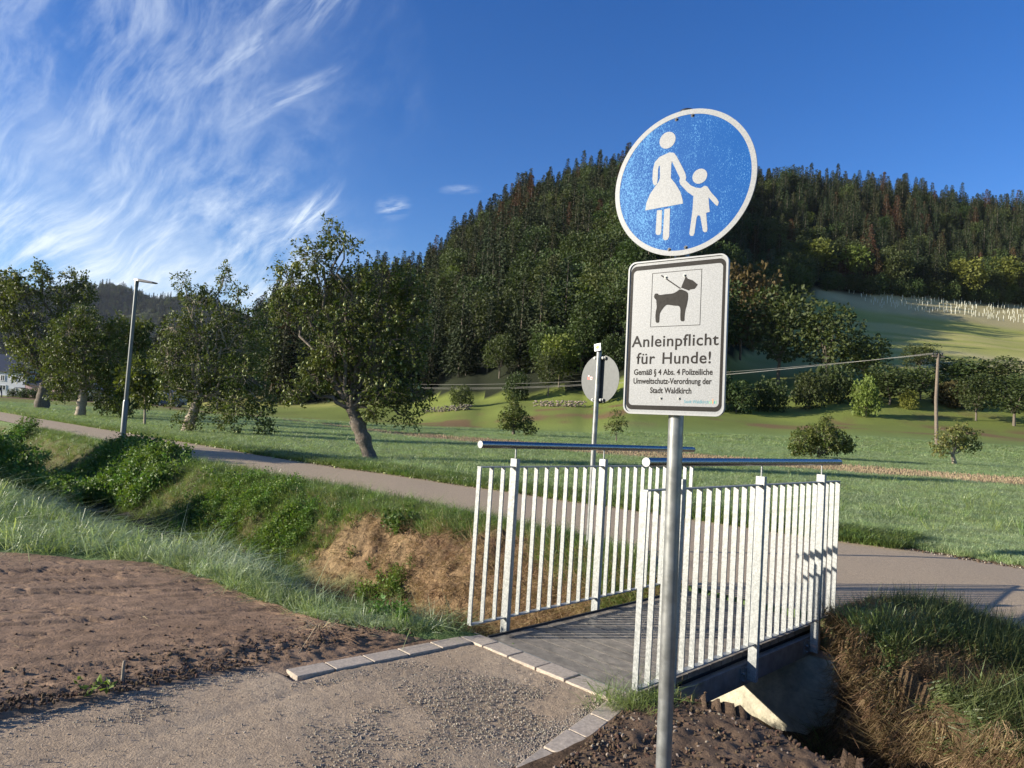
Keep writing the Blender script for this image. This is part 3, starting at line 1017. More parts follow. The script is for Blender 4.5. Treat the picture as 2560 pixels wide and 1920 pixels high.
TH = 1.166 - .0                      # top of baluster frame above the deck
for side, tc_ in ((0, 0.0), (1, 1.369)):
    rail = empty('railing', (0, 0, 0))
    rail.parent = bridge
    sgn = -1 if side == 0 else 1
    # top and bottom flats
    for z0, z1, nm in ((1.160, 1.168, 'top_flat'), (.085, .093, 'bottom_flat')):
        g_ = Geo()
        bbox(g_, -.004, LB + .004, tc_ - .020, tc_ + .020, z0, z1)
        sub(rail, nm, g_, MAT['galv'])
    proto = None
    for i in range(25):
        if i in (3, 12, 21):
            continue
        if proto is None:
            g_ = Geo()
            g_.box((0, 0, 0), (.010, .035, 1.066), ROTB)
            proto = g_.mesh('baluster', MAT['galv'])
        o = link('baluster', proto, rail)
        p = ST(i * PIT, tc_, .6265) - np.array(bridge.location)
        o.location = Vector([float(q) for q in p])
        o.rotation_euler = ((rng.random() - .5) * .003, (rng.random() - .5) * .003, (rng.random() - .5) * .02)
    for i in (3, 12, 21):
        g_ = Geo()
        g_ = bbox(g_, i * PIT - .018, i * PIT + .018, tc_ - .032, tc_ + .032, -.165, 1.223)
        o = sub(rail, 'post', g_, MAT['galv'])
        bevel(o, .002, 2)
        g_ = Geo()
        g_.tube([ST(i * PIT, tc_, 1.22), ST(i * PIT, tc_, 1.305)], .006, 8)
        sub(rail, 'rod', g_, MAT['galv'], True)
        # bolted end plate between the post foot and the girder
        g_ = Geo()
        bbox(g_, i * PIT - .085, i * PIT - .019, tc_ - sgn * .050, tc_ - sgn * .042, -.185, -.075)
        bbox(g_, i * PIT - .030, i * PIT + .030, tc_ - sgn * .050, tc_ - sgn * .033, -.165, -.080)
        for bz in (-.16, -.115):
            g_.tube([ST(i * PIT - .06, tc_ - sgn * .045, bz), ST(i * PIT - .06, tc_ - sgn * .022, bz)], .010, 6)
        sub(rail, 'base_plate', g_, MAT['galvdull'])
    g_ = Geo()
    g_.tube([ST(-.005, tc_, 1.320), ST(LB + .005, tc_, 1.320)], .0255, 24, caps=False)
    o = sub(rail, 'handrail', g_, MAT['handrail'], True)
    for q0, q1 in ((-.009, -.004), (LB + .004, LB + .009)):
        g_ = Geo()
        g_.tube([ST(q0, tc_, 1.320), ST(q1, tc_, 1.320)], .0262, 24)
        sub(rail, 'end_cap', g_, MAT['galv'])

# concrete abutments
for nm, lab, s0, s1, t0, t1, lw in (('bridge_abutment', 'pale concrete abutment under the far end of the footbridge', 2.44, 2.78, -.25, 1.60, 1),
                                    ('bridge_abutment', 'mostly buried concrete abutment under the near end of the footbridge', .12, .46, -.15, 1.28, 0)):
    g_ = Geo()
    nx, nz = 24, 16
    q = ST(s0 if lw else s1, 0)
    tt = np.linspace(t0, t1, 40)
    zz = np.linspace(-1.2, -.208, 24)
    TT, ZZ2 = np.meshgrid(tt, zz)
    off = (fbm(TT * 2, ZZ2 * 2, 95, 4) - .5) * .03
    SSs = (s0 + off) if lw else (s1 - off)
    V = np.stack([P0[0] + AX[0] * SSs + RT[0] * TT, P0[1] + AX[1] * SSs + RT[1] * TT, ZZ2], -1).reshape(-1, 3)
    i_ = np.arange(40 * 24).reshape(24, 40)
    F = np.stack([i_[:-1, :-1], i_[:-1, 1:], i_[1:, 1:], i_[1:, :-1]], -1).reshape(-1, 4)
    g_.add(V, F)
    bbox(g_, s0 + .02 if lw else s0, s1 if lw else s1 - .02, t0, t1, -1.2, -.209)
    me_ = g_.mesh(nm, MAT['concrete'])
    tag(link(nm, me_), lab, 'abutment')
g_ = Geo()
bbox(g_, .30, .44, 1.40, 1.52, -.30, -.10)
tag(link('concrete_block', g_.mesh('concrete_block', MAT['concrete'])), 'small concrete block in the soil beside the near end of the bridge', 'block')
g_ = Geo()
bbox(g_, 2.46, 2.62, 1.22, 1.46, -.29, -.207)
tag(link('bearing_block', g_.mesh('bearing_block', MAT['kerb'])), 'pale bearing block on the far abutment below the girder end', 'block')

# ------------------------------------------------------------------ front traffic sign
SZ = 1.88433
SCN = np.array([0.63806, 2.77440, SZ])
ang = -0.6241
tilt = .0158
dzv = np.array([math.cos(ang) * math.cos(tilt), math.sin(ang) * math.cos(tilt), math.sin(tilt)])
dup_ = np.array([-math.cos(ang) * math.sin(tilt), -math.sin(ang) * math.sin(tilt), math.cos(tilt)])
nrm = np.cross(dzv, dup_)                     # towards the viewer


def frame_mat(o, right, up, nrm_):
    return Matrix(((right[0], -nrm_[0], up[0], o[0]), (right[1], -nrm_[1], up[1], o[1]), (right[2], -nrm_[2], up[2], o[2]), (0, 0, 0, 1)))


def plate_mesh(name, outline, y0, y1, matl, smooth_=False):
    """extruded flat outline in the local x/z plane between depths y0 (front) and y1 (back); front faces -Y"""
    import bmesh
    bm = bmesh.new()
    fr = [bm.verts.new((p[0], y0, p[1])) for p in outline]
    f = bm.faces.new(fr)
    bmesh.ops.recalc_face_normals(bm, faces=[f])
    if f.normal.y > 0:
        f.normal_flip()
    if abs(y1 - y0) > 1e-6:
        r = bmesh.ops.extrude_face_region(bm, geom=[f])
        vs = [e for e in r['geom'] if isinstance(e, bmesh.types.BMVert)]
        bmesh.ops.translate(bm, verts=vs, vec=(0, y1 - y0, 0))
        bmesh.ops.recalc_face_normals(bm, faces=bm.faces[:])
    bmesh.ops.triangulate(bm, faces=[q for q in bm.faces if len(q.verts) > 4])
    me_ = bpy.data.meshes.new(name)
    bm.to_mesh(me_)
    bm.free()
    me_.materials.append(matl)
    return me_


def circ(cx, cz, r, n=64):
    return [(cx + r * math.cos(2 * math.pi * i / n), cz + r * math.sin(2 * math.pi * i / n)) for i in range(n)]


def ellipse_through(p, n=28):
    l, r_, t_, b_ = p
    cx = (l[0] + r_[0]) / 2
    cz = (t_[1] + b_[1]) / 2
    rr = ((r_[0] - l[0]) + (t_[1] - b_[1])) / 4
    return circ(cx, cz, rr, n)


def rrect(w, h, r, n=8):
    pts = []
    for cx, cz, a0 in ((w - r, h - r, 0), (-w + r, h - r, 90), (-w + r, -h + r, 180), (w - r, -h + r, 270)):
        for i in range(n + 1):
            a = math.radians(a0 + 90 * i / n)
            pts.append((cx + r * math.cos(a), cz + r * math.sin(a)))
    return pts


def ring_mesh(name, outer, inner, y0, y1, matl):
    n = len(outer)
    V = [(p[0], y0, p[1]) for p in outer] + [(p[0], y0, p[1]) for p in inner] + [(p[0], y1, p[1]) for p in outer] + [(p[0], y1, p[1]) for p in inner]
    F = []
    for i in range(n):
        j = (i + 1) % n
        F += [[i, i + n, j + n, j], [i, j, j + 2 * n, i + 2 * n], [i + n, i + 3 * n, j + 3 * n, j + n]]
    return Geo().add(V, F).mesh(name, matl)


def chaikin(pts, it=2):
    for _ in range(it):
        q = []
        for i in range(len(pts)):
            a, b_ = np.array(pts[i]), np.array(pts[(i + 1) % len(pts)])
            q += [tuple(a * .78 + b_ * .22), tuple(a * .22 + b_ * .78)]
        pts = q
    return pts


base = SCN - np.array([0, 0, SZ]) + np.array([.0, .0, 0])
pole_off = -nrm * .048
lean = dup_
pole_base = SCN + pole_off - lean * (SZ + .25)
pole_top = SCN + pole_off + lean * (.315 + .312 + .306)
sign = tag(empty('traffic_sign', (SCN[0] + pole_off[0], SCN[1] + pole_off[1], -.02)),
           'blue round pedestrian sign above a white dog leash notice on a grey post', 'traffic sign')
g_ = Geo()
g_.tube([pole_base, SCN + pole_off, pole_top], .0300, 32)
sub(sign, 'post', g_, MAT['galvdull'], True)
g_ = Geo()
g_.tube([pole_top, pole_top + lean * .006, pole_top + lean * .012, pole_top + lean * .018], [.0325, .033, .030, .018], 24)
sub(sign, 'post_cap', g_, MAT['dark'], True)


def panel_empty(name, centre):
    o = bpy.data.objects.new(name, None)
    COL.objects.link(o)
    o.parent = sign
    o.matrix_parent_inverse = Matrix.Identity(4)
    o.matrix_local = Matrix.Translation(-sign.location) @ frame_mat(centre, dzv, dup_, nrm)
    return o


def piece(parent, name, me_, y=0.0, x=0.0, z=0.0, label=None):
    o = link(name, me_, parent)
    o.location = (x, y, z)
    if label:
        o['label'] = label
    return o


CC = np.array([0.63690, 2.77524, 2.51136])
rp = panel_empty('round_panel', CC)
piece(rp, 'backplate', plate_mesh('backplate', circ(0, 0, .2992, 96), .0, .0025, MAT['signback']))
piece(rp, 'blue_field', plate_mesh('blue_field', circ(0, 0, .2800, 96), -.0012, -.0003, MAT['signblue']))
piece(rp, 'white_border', ring_mesh('white_border', circ(0, 0, .3000, 96), circ(0, 0, .2795, 96), -.0020, .004, MAT['signwhite']))
head = [(-0.1031, 0.1931), (-0.0355, 0.1884), (-0.0679, 0.2255), (-0.0697, 0.1528)]
chead = [(0.0444, 0.0128), (0.1042, 0.0134), (0.0776, 0.044), (0.0719, -0.0178)]
body = [(-0.0758, 0.1316), (-0.0597, 0.1361), (-0.0388, 0.1303), (-0.0267, 0.1134), (-0.0072, 0.0766), (0.0123, 0.038), (0.0175, 0.0196), (0.0157, 0.0059), (0.0389, -0.0189), (0.0592, -0.0308), (0.0791, -0.0362), (0.0962, -0.0291), (0.1072, -0.0343), (0.1231, -0.0603), (0.1474, -0.0896), (0.1551, -0.1035), (0.1525, -0.1158), (0.1484, -0.1186), (0.1396, -0.1097), (0.113, -0.078), (0.1161, -0.1084), (0.1202, -0.1379), (0.1056, -0.1401), (0.1131, -0.2059), (0.1113, -0.2163), (0.1028, -0.2182), (0.0952, -0.2122), (0.0817, -0.1484), (0.072, -0.1449), (0.0671, -0.155), (0.0606, -0.2165), (0.0553, -0.2266), (0.0442, -0.2253), (0.0395, -0.2161), (0.0492, -0.1202), (0.0507, -0.0642), (0.0242, -0.0427), (-0.0063, -0.0072), (-0.0113, 0.0069), (-0.0086, 0.0196), (-0.0219, 0.0461), (-0.0467, 0.0971), (-0.0485, 0.0841), (-0.0485, 0.0264), (-0.0269, -0.0016), (-0.0051, -0.0381), (0.0051, -0.0703), (0.008, -0.0882), (-0.1564, -0.0934), (-0.1529, -0.0623), (-0.1377, -0.0263), (-0.1161, 0.0018), (-0.1026, 0.0176), (-0.0962, 0.0344), (-0.0983, 0.0864), (-0.103, 0.0872), (-0.1059, 0.0765), (-0.1061, 0.0361), (-0.1085, 0.0118), (-0.1176, 0.0057), (-0.1261, 0.0147), (-0.1298, 0.0356), (-0.1291, 0.0761), (-0.1218, 0.1064), (-0.1013, 0.1251)]
leg1 = [(-0.1039, -0.1008), (-0.0819, -0.1017), (-0.0814, -0.1949), (-0.0857, -0.2041), (-0.095, -0.2052), (-0.1045, -0.201), (-0.1063, -0.1918)]
leg2 = [(-0.0713, -0.0996), (-0.0469, -0.1), (-0.046, -0.2168), (-0.0524, -0.2292), (-0.0638, -0.231), (-0.0724, -0.2247), (-0.0737, -0.2135)]


def union(name, outs, y0, y1, matl):
    import bmesh
    bm = bmesh.new()
    for o_ in outs:
        me_ = plate_mesh('tmp', o_, y0, y1, matl)
        bm.from_mesh(me_)
        bpy.data.meshes.remove(me_)
    me_ = bpy.data.meshes.new(name)
    bm.to_mesh(me_)
    bm.free()
    me_.materials.append(matl)
    return me_


piece(rp, 'woman_and_child_pictogram', union('woman_and_child_pictogram', [ellipse_through(head), ellipse_through(chead), body, leg1, leg2], -.0018, -.0010, MAT['signwhite']))


def bolt_me(name, matl, r=.0075, washer=True):
    g0 = Geo()
    if washer:
        g0.tube([(0, 0, 0), (0, -.0012, 0)], r, 16)
    g0.tube([(0, -.001, 0), (0, -.005, 0), (0, -.0062, 0)], [r * .62, r * .60, r * .42], 8)
    return g0.mesh(name, matl)


bm1 = bolt_me('bolt', MAT['lampd'])
for bx, bz in ((-0.0331, 0.2691), (0.0355, 0.2707), (-0.0438, -0.2714), (0.0264, -0.2703)):
    piece(rp, 'bolt', bm1, -.0013, bx, bz)

pp = panel_empty('notice_panel', SCN)
out_ = rrect(.2115, .3165, .034)
piece(pp, 'backplate', plate_mesh('backplate', rrect(.2085, .3135, .031), .0, .003, MAT['signback']))
piece(pp, 'raised_rim', ring_mesh('raised_rim', out_, rrect(.2055, .3105, .030), -.006, .010, MAT['signrim']))
piece(pp, 'white_field', plate_mesh('white_field', rrect(.2054, .3104, .029), -.0008, -.0002, MAT['signwhite']))
piece(pp, 'black_border', ring_mesh('black_border', rrect(.2010, .2985, .026), rrect(.1895, .2805, .017), -.0013, -.0008, MAT['signblack']))
dog = [(-0.0944, 0.168), (-0.0902, 0.1787), (-0.0785, 0.1787), (-0.0727, 0.1709), (-0.0414, 0.1731), (-0.0142, 0.1734), (0.0036, 0.1799), (0.0175, 0.1905), (0.0505, 0.1753), (0.0527, 0.1517), (0.048, 0.1221), (0.0422, 0.1011), (0.04, 0.0756), (0.0407, 0.0577), (0.0238, 0.0594), (0.0221, 0.0808), (0.0219, 0.1108), (0.0148, 0.1219), (-0.0032, 0.123), (-0.0214, 0.1271), (-0.0351, 0.1292), (-0.0441, 0.1254), (-0.0595, 0.1067), (-0.0659, 0.094), (-0.0665, 0.0766), (-0.0667, 0.057), (-0.082, 0.0577), (-0.0848, 0.0819), (-0.0839, 0.1037), (-0.0799, 0.121), (-0.0825, 0.1386), (-0.0835, 0.1519), (-0.0917, 0.159)]
dhead = [(0.021, 0.1946), (0.0392, 0.2404), (0.0485, 0.2289), (0.0685, 0.2209), (0.0901, 0.2021), (0.0785, 0.186), (0.0655, 0.1849), (0.0589, 0.1845), (0.0547, 0.1805)]
leash = [(-0.0685, 0.2508), (-0.063, 0.2534), (0.021, 0.1924), (0.0157, 0.1907)]
piece(pp, 'dog_on_leash_pictogram', union('dog_on_leash_pictogram', [chaikin(dog, 1), dhead, leash], -.0015, -.0008, MAT['signblack']))
w_ = .1055
fo = [(-w_, .0400), (w_, .0400), (w_, .2640), (-w_, .2640)]
fi = [(-w_ + .0022, .0422), (w_ - .0022, .0422), (w_ - .0022, .2618), (-w_ + .0022, .2618)]
piece(pp, 'picture_frame', ring_mesh('picture_frame', fo, fi, -.0013, -.0008, MAT['signblack']))


def text(parent, name, body_, x0, x1, zb, hcap, matl, off=.0, space=1.0):
    cu = bpy.data.curves.new(name, 'FONT')
    cu.body = body_
    cu.size = 1.0
    cu.space_character = space
    cu.extrude = 0.0
    cu.resolution_u = 4
    cu.offset = off
    o = bpy.data.objects.new('tmp_text', cu)
    COL.objects.link(o)
    dg = bpy.context.evaluated_depsgraph_get()
    me_ = bpy.data.meshes.new_from_object(o.evaluated_get(dg))
    bpy.data.objects.remove(o)
    bpy.data.curves.remove(cu)
    n = len(me_.vertices)
    co = np.zeros(n * 3)
    me_.vertices.foreach_get('co', co)
    co = co.reshape(-1, 3)
    sx = (x1 - x0) / (co[:, 0].max() - co[:, 0].min())
    sz = hcap / .729
    xx = x0 + (co[:, 0] - co[:, 0].min()) * sx
    zz = zb + co[:, 1] * sz
    me_.vertices.foreach_set('co', np.stack([xx, np.full(n, 0.0), zz], -1).ravel())
    me_.materials.clear()
    me_.materials.append(matl)
    me_.update()
    if len(me_.polygons) and me_.polygons[0].normal.y > 0:
        me_.flip_normals()
    me_.name = name
    return piece(parent, name, me_, -.0014)


text(pp, 'lettering', 'Anleinpflicht', -.1860, .1815, -.0400, .0480, MAT['signblack'], .013, 1.06)
text(pp, 'lettering', 'für', -.1615, -.0790, -.1105, .0480, MAT['signblack'], .013, 1.06)
text(pp, 'lettering', 'Hunde!', -.0470, .1530, -.1105, .0480, MAT['signblack'], .013, 1.06)
text(pp, 'lettering', 'Gemäß § 4 Abs. 4 Polizeiliche', -.1705, .1620, -.1555, .0240, MAT['signblack'], .024, 1.0)
text(pp, 'lettering', 'Umweltschutz-Verordnung der', -.1710, .1592, -.1920, .0240, MAT['signblack'], .024, 1.0)
text(pp, 'lettering', 'Stadt Waldkirch', -.0955, .0792, -.2298, .0240, MAT['signblack'], .024, 1.0)
text(pp, 'town_lettering', 'Stadt Waldkirch', .0506, .1491, -.2675, .0135, MAT['logo'], -.002, 1.0)
lg = [(.1535, .009, 'logog'), (.1600, .012, 'logog'), (.1660, .020, 'logoo'), (.1725, .011, 'logo'), (.1780, .014, 'logog')]
for lx, lh, lm in lg:
    piece(pp, 'logo_mark', plate_mesh('logo_mark', [(lx - .0022, -.2670), (lx + .0022, -.2670), (lx + .0016, -.2670 + lh * .7), (lx, -.2670 + lh), (lx - .0016, -.2670 + lh * .7)], -.0014, -.0008, MAT[lm]))
bm2 = bolt_me('bolt', MAT['galvdull'], .0070)
for bx, bz in ((-0.0455, 0.2423), (0.0338, 0.2439), (-0.0484, -0.2503), (0.0288, -0.2497)):
    piece(pp, 'bolt', bm2, -.0012, bx, bz)
# clamps on the post behind the panels
for zc in (.245, -.25, .315 + .312 - .27, .315 + .312 + .27):
    g_ = Geo()
    c0 = SCN + pole_off + lean * zc
    g_.tube([c0 - lean * .015, c0 + lean * .015], .0325, 20)
    g_.box(c0 + nrm * .032, (.10, .022, .028), np.array([dzv, -nrm, dup_]).T)
    sub(sign, 'clamp', g_, MAT['galvdull'])

# ------------------------------------------------------------------ second sign, seen from behind, across the ditch
yaw2 = math.radians(-47)
bx2, by2 = 0.994, 8.10
z2c = 2.034
rs = tag(empty('traffic_sign', (bx2, by2, terr(bx2, by2))), 'round traffic sign seen from its grey back, stickers on it, beyond the bridge', 'traffic sign')
r2 = np.array([math.cos(yaw2), math.sin(yaw2), 0])
u2 = np.array([.0, 0, 1])
n2v = np.cross(r2, u2)         # towards the viewer (its back)
pc = np.array([1.139, 8.603, z2c])
pb = np.array([bx2, by2, -.2])
lean2 = np.array([.0, 0, 1.0])
pt2 = np.array([bx2, by2, 2.344])
g_ = Geo()
g_.tube([pb, pt2], .030, 24)
sub(rs, 'post', g_, MAT['galvdull'], True)
disc_c = np.array([bx2, by2, z2c]) - n2v * .040 + r2 * .0
g_ = Geo()
th = np.linspace(0, 2 * np.pi, 64, endpoint=False)
ringp = lambda off: disc_c + n2v * off + .284 * (np.cos(th)[:, None] * r2 + np.sin(th)[:, None] * u2)
Vb, Vf = ringp(0), ringp(-.004)
g_.add(np.vstack([Vb, [disc_c]]), [[i, (i + 1) % 64, 64] for i in range(64)])
g_.add(np.vstack([Vf, [disc_c - n2v * .004]]), [[(i + 1) % 64, i, 64] for i in range(64)], 1)
g_.add(np.vstack([Vb, Vf]), [[i, (i + 1) % 64, (i + 1) % 64 + 64, i + 64] for i in range(64)])
sub(rs, 'round_panel', g_, [MAT['signback'], MAT['signblue']])
g_ = Geo()
g_.tube([pt2, pt2 + u2 * .01, pt2 + u2 * .022], [.033, .033, .02], 20)
sub(rs, 'post_cap', g_, MAT['dark'], True)
for zc in (.245, -.245):
    g_ = Geo()
    c0 = np.array([bx2, by2, z2c + zc])
    g_.tube([c0 - u2 * .014, c0 + u2 * .014], .0335, 16)
    g_.box(c0 - n2v * .026, (.17, .030, .028), np.array([r2, -n2v, u2]).T)
    sub(rs, 'clamp', g_, MAT['galvdull'])
    for sx in (-.062, .058):
        g_ = Geo()
        c1 = c0 + r2 * sx
        g_.tube([c1 - n2v * .012, c1 + n2v * .004], .015, 10)
        g_.tube([c1 + n2v * .003, c1 + n2v * .012], .008, 6)
        sub(rs, 'bolt', g_, MAT['galv'])
g_ = Geo()
c0 = disc_c + n2v * .0015 + r2 * -.165 + u2 * .01
Rm = np.array([r2, -n2v, u2]).T
g_.box(c0, (.045, .001, .035), Rm, 0)
g_.box(c0 + u2 * .024 - r2 * .006, (.022, .001, .022), Rm, 1)
g_.box(c0 + r2 * .034 - u2 * .002, (.034, .0012, .036), Rm, 1)
g_.box(c0 + r2 * .034 - u2 * .002 + n2v * .001, (.018, .0008, .018), Rm, 0)
sub(rs, 'sticker', g_, [MAT['stickr'], MAT['stickw']])
# small way-mark plate standing on the post
wm = tag(empty('waymark_plate', pt2 + np.array([0, 0, .02])), 'small white square way marker with a yellow diamond on top of the rear sign post', 'way marker')
cw = pt2 + u2 * .058 - r2 * .012
rr2 = r2 * math.cos(.14) + u2 * math.sin(.14)
uu2 = u2 * math.cos(.14) - r2 * math.sin(.14)
Rm = np.array([rr2, -n2v, uu2]).T
g_ = Geo()
g_.box(cw + n2v * .02, (.095, .003, .085), Rm)
sub(wm, 'plate', g_, MAT['pvc'])
g_ = Geo()
dmd = [(-.036, 0), (0, -.024), (.036, 0), (0, .024)]
g_.add([cw + n2v * .0225 + rr2 * a_ + uu2 * b__ for a_, b__ in dmd], [[0, 1, 2, 3]])
sub(wm, 'yellow_diamond', g_, MAT['yellow'])
g_ = Geo()
g_.tube([pt2 + u2 * .0, cw + n2v * .017], .006, 6)
sub(wm, 'bracket', g_, MAT['galv'])

# ------------------------------------------------------------------ street lamp
lb = at(305, 1114, 20.3)
LBX, LBY = lb[0], lb[1]
lt = at(327, 697, 20.3)
lamp = tag(empty('street_lamp', (LBX, LBY, terr(LBX, LBY))), 'slim grey street lamp with a flat angled head beside the path', 'street lamp')
zt_ = lt[2]
g_ = Geo()
g_.tube([(LBX, LBY, -.3), (LBX, LBY, 1.27), (LBX, LBY, 1.33)], [.078, .078, .060], 20)
g_.tube([(LBX, LBY, 1.33), (LBX, LBY, zt_ - .15)], [.060, .048], 20)
sub(lamp, 'mast', g_, MAT['lampg'], True)
g_ = Geo()
arm = np.array([.93, -.22, 0])
arm /= np.linalg.norm(arm)
side_ = np.array([-arm[1], arm[0], 0])
pr = [(-.07, .055, .062, -.01), (.10, .085, .045, -.035), (.60, .085, -.035, -.085), (.70, .05, -.055, -.080)]
V = []
for x_, w_, zt2, zb2 in pr:
    c0 = np.array([LBX, LBY, zt_ + .0]) + arm * x_
    V += [c0 + side_ * w_ + [0, 0, zb2], c0 - side_ * w_ + [0, 0, zb2], c0 - side_ * w_ * .8 + [0, 0, zt2], c0 + side_ * w_ * .8 + [0, 0, zt2]]
F = []
for i in range(3):
    for j in range(4):
        F.append([i * 4 + j, i * 4 + (j + 1) % 4, (i + 1) * 4 + (j + 1) % 4, (i + 1) * 4 + j])
F += [[3, 2, 1, 0], [12, 13, 14, 15]]
g_.add(V, F)
o = sub(lamp, 'lamp_head', g_, MAT['lampd'])
bevel(o, .01, 2)
g_ = Geo()
g_.tube([(LBX, LBY, zt_ - .18), (LBX, LBY, zt_ + .0), (LBX, LBY, zt_ + .035)], [.056, .060, .052], 16)
sub(lamp, 'spigot', g_, MAT['lampg'], True)

# ------------------------------------------------------------------ utility poles and wires
pgx, d_ = hit(2341, 1146)
dpl = 62.0
pbx = at(2341, 1146, dpl)
ptx = at(2346, 884, dpl)
PGZ = terr(pbx[0], pbx[1])
up_ = tag(empty('utility_pole', (pbx[0], pbx[1], PGZ)), 'wooden utility pole with insulators on the right hand slope', 'utility pole')
g_ = Geo()
g_.tube([(pbx[0], pbx[1], PGZ - .5), (ptx[0] * .5 + pbx[0] * .5, pbx[1], (PGZ + ptx[2]) / 2), (ptx[0], ptx[1], ptx[2])], [.16, .145, .12], 10)
sub(up_, 'mast', g_, MAT['wood'], True)
g_ = Geo()
g_.box(ptx - [0, 0, .25], (1.1, .12, .12))
sub(up_, 'crossarm', g_, MAT['wood'])
ins = []
for dx_ in (-.48, -.18, .30):
    g_ = Geo()
    c0 = ptx + [dx_, -.02, -.19]
    g_.tube([c0, c0 + [0, 0, .13], c0 + [0, 0, .22], c0 + [0, 0, .26]], [.03, .09, .07, .03], 8)
    sub(up_, 'insulator', g_, MAT['dark'], True)
    ins.append(c0 + [0, 0, .22])
p2b = at(725, 1005, 172)
p2t = at(728, 938, 172)
up2 = tag(empty('utility_pole', (p2b[0], p2b[1], terr(p2b[0], p2b[1]))), 'far utility pole half hidden behind the pear tree', 'utility pole')
g_ = Geo()
g_.tube([(p2b[0], p2b[1], -.5), p2t], [.16, .12], 8)
sub(up2, 'mast', g_, MAT['wood'], True)
g_ = Geo()
g_.box(p2t - [0, 0, .25], (.9, .12, .12))
sub(up2, 'crossarm', g_, MAT['wood'])
ends = [p2t + [-.48, 0, 0], p2t + [-.18, 0, 0], p2t + [.3, 0, .05]]
for i, (a_, b__) in enumerate(zip(ins, ends)):
    lam = np.linspace(0, 1, 60)[:, None]
    sag = (3.35, 3.15, 2.55)[i]
    pts_ = a_ * (1 - lam) + b__ * lam - np.array([0, 0, 1]) * (4 * sag * lam * (1 - lam))
    rad = .011 + .016 * lam[:, 0]
    g_ = Geo()
    g_.tube(pts_, rad, 5, caps=False)
    tag(link('power_wire', g_.mesh('power_wire', MAT['wire'], True)),
        ('lowest of the three wires spanning between the utility poles', 'middle of the three wires spanning between the utility poles', 'highest of the three wires spanning between the utility poles')[i],
        'wire', 'wires between the utility poles')
for i in (0, 2):
    a_ = ins[i]
    b__ = at(2960, 930, 70) + [0, 0, .3 * i]
    lam = np.linspace(0, 1, 24)[:, None]
    pts_ = a_ * (1 - lam) + b__ * lam - np.array([0, 0, 1]) * (4 * .5 * lam * (1 - lam))
    g_ = Geo()
    g_.tube(pts_, .009, 5, caps=False)
    tag(link('power_wire', g_.mesh('power_wire', MAT['wire'], True)),
        ('lower thin wire running right from the utility pole', '', 'upper thin wire running right from the utility pole')[i], 'wire', 'wires leaving to the right')
# ------------------------------------------------------------------ instancing of countless small things
def scatter(name, P, protos, scl, rot=None, idx=None, kind='stuff', sclv=None):
    """ONE object that carries many small copies; protos are real objects that stand in the scene too"""
    P = np.asarray(P, float)
    n = len(P)
    me_ = bpy.data.meshes.new(name)
    me_.vertices.add(n)
    me_.vertices.foreach_set('co', P.ravel())
    if rot is None:
        rot = np.c_[np.zeros(n), np.zeros(n), rng.random(n) * 6.283]
    sc3 = np.repeat(np.asarray(scl, float)[:, None], 3, 1) if sclv is None else np.asarray(sclv, float)
    for nm, typ, arr in (('rot', 'FLOAT_VECTOR', rot), ('scl', 'FLOAT_VECTOR', sc3)):
        a = me_.attributes.new(nm, typ, 'POINT')
        a.data.foreach_set('vector', np.asarray(arr, np.float32).ravel())
    a = me_.attributes.new('idx', 'INT', 'POINT')
    idx = rng.integers(0, len(protos), n) if idx is None else idx
    a.data.foreach_set('value', np.asarray(idx, np.int32))
    o = link(name, me_)
    o['kind'] = kind
    ng = bpy.data.node_groups.new(name, 'GeometryNodeTree')
    ng.interface.new_socket('Geometry', in_out='INPUT', socket_type='NodeSocketGeometry')
    ng.interface.new_socket('Geometry', in_out='OUTPUT', socket_type='NodeSocketGeometry')
    N = ng.nodes
    gi, go = N.new('NodeGroupInput'), N.new('NodeGroupOutput')
    iop = N.new('GeometryNodeInstanceOnPoints')
    iop.inputs['Pick Instance'].default_value = True
    jn = N.new('GeometryNodeJoinGeometry')
    for p_ in reversed(protos):
        oi = N.new('GeometryNodeObjectInfo')
        oi.transform_space = 'ORIGINAL'
        oi.inputs['Object'].default_value = p_
        oi.inputs['As Instance'].default_value = True
        ng.links.new(oi.outputs['Geometry'], jn.inputs[0])

    def attr(nm, typ):
        q = N.new('GeometryNodeInputNamedAttribute')
        q.data_type = typ
        q.inputs[0].default_value = nm
        return q.outputs[0]
    ng.links.new(gi.outputs[0], iop.inputs['Points'])
    ng.links.new(jn.outputs[0], iop.inputs['Instance'])
    ng.links.new(attr('idx', 'INT'), iop.inputs['Instance Index'])
    e2r = N.new('FunctionNodeEulerToRotation')
    ng.links.new(attr('rot', 'FLOAT_VECTOR'), e2r.inputs[0])
    ng.links.new(e2r.outputs[0], iop.inputs['Rotation'])
    ng.links.new(attr('scl', 'FLOAT_VECTOR'), iop.inputs['Scale'])
    ng.links.new(iop.outputs[0], go.inputs[0])
    md = o.modifiers.new('scatter', 'NODES')
    md.node_group = ng
    return o


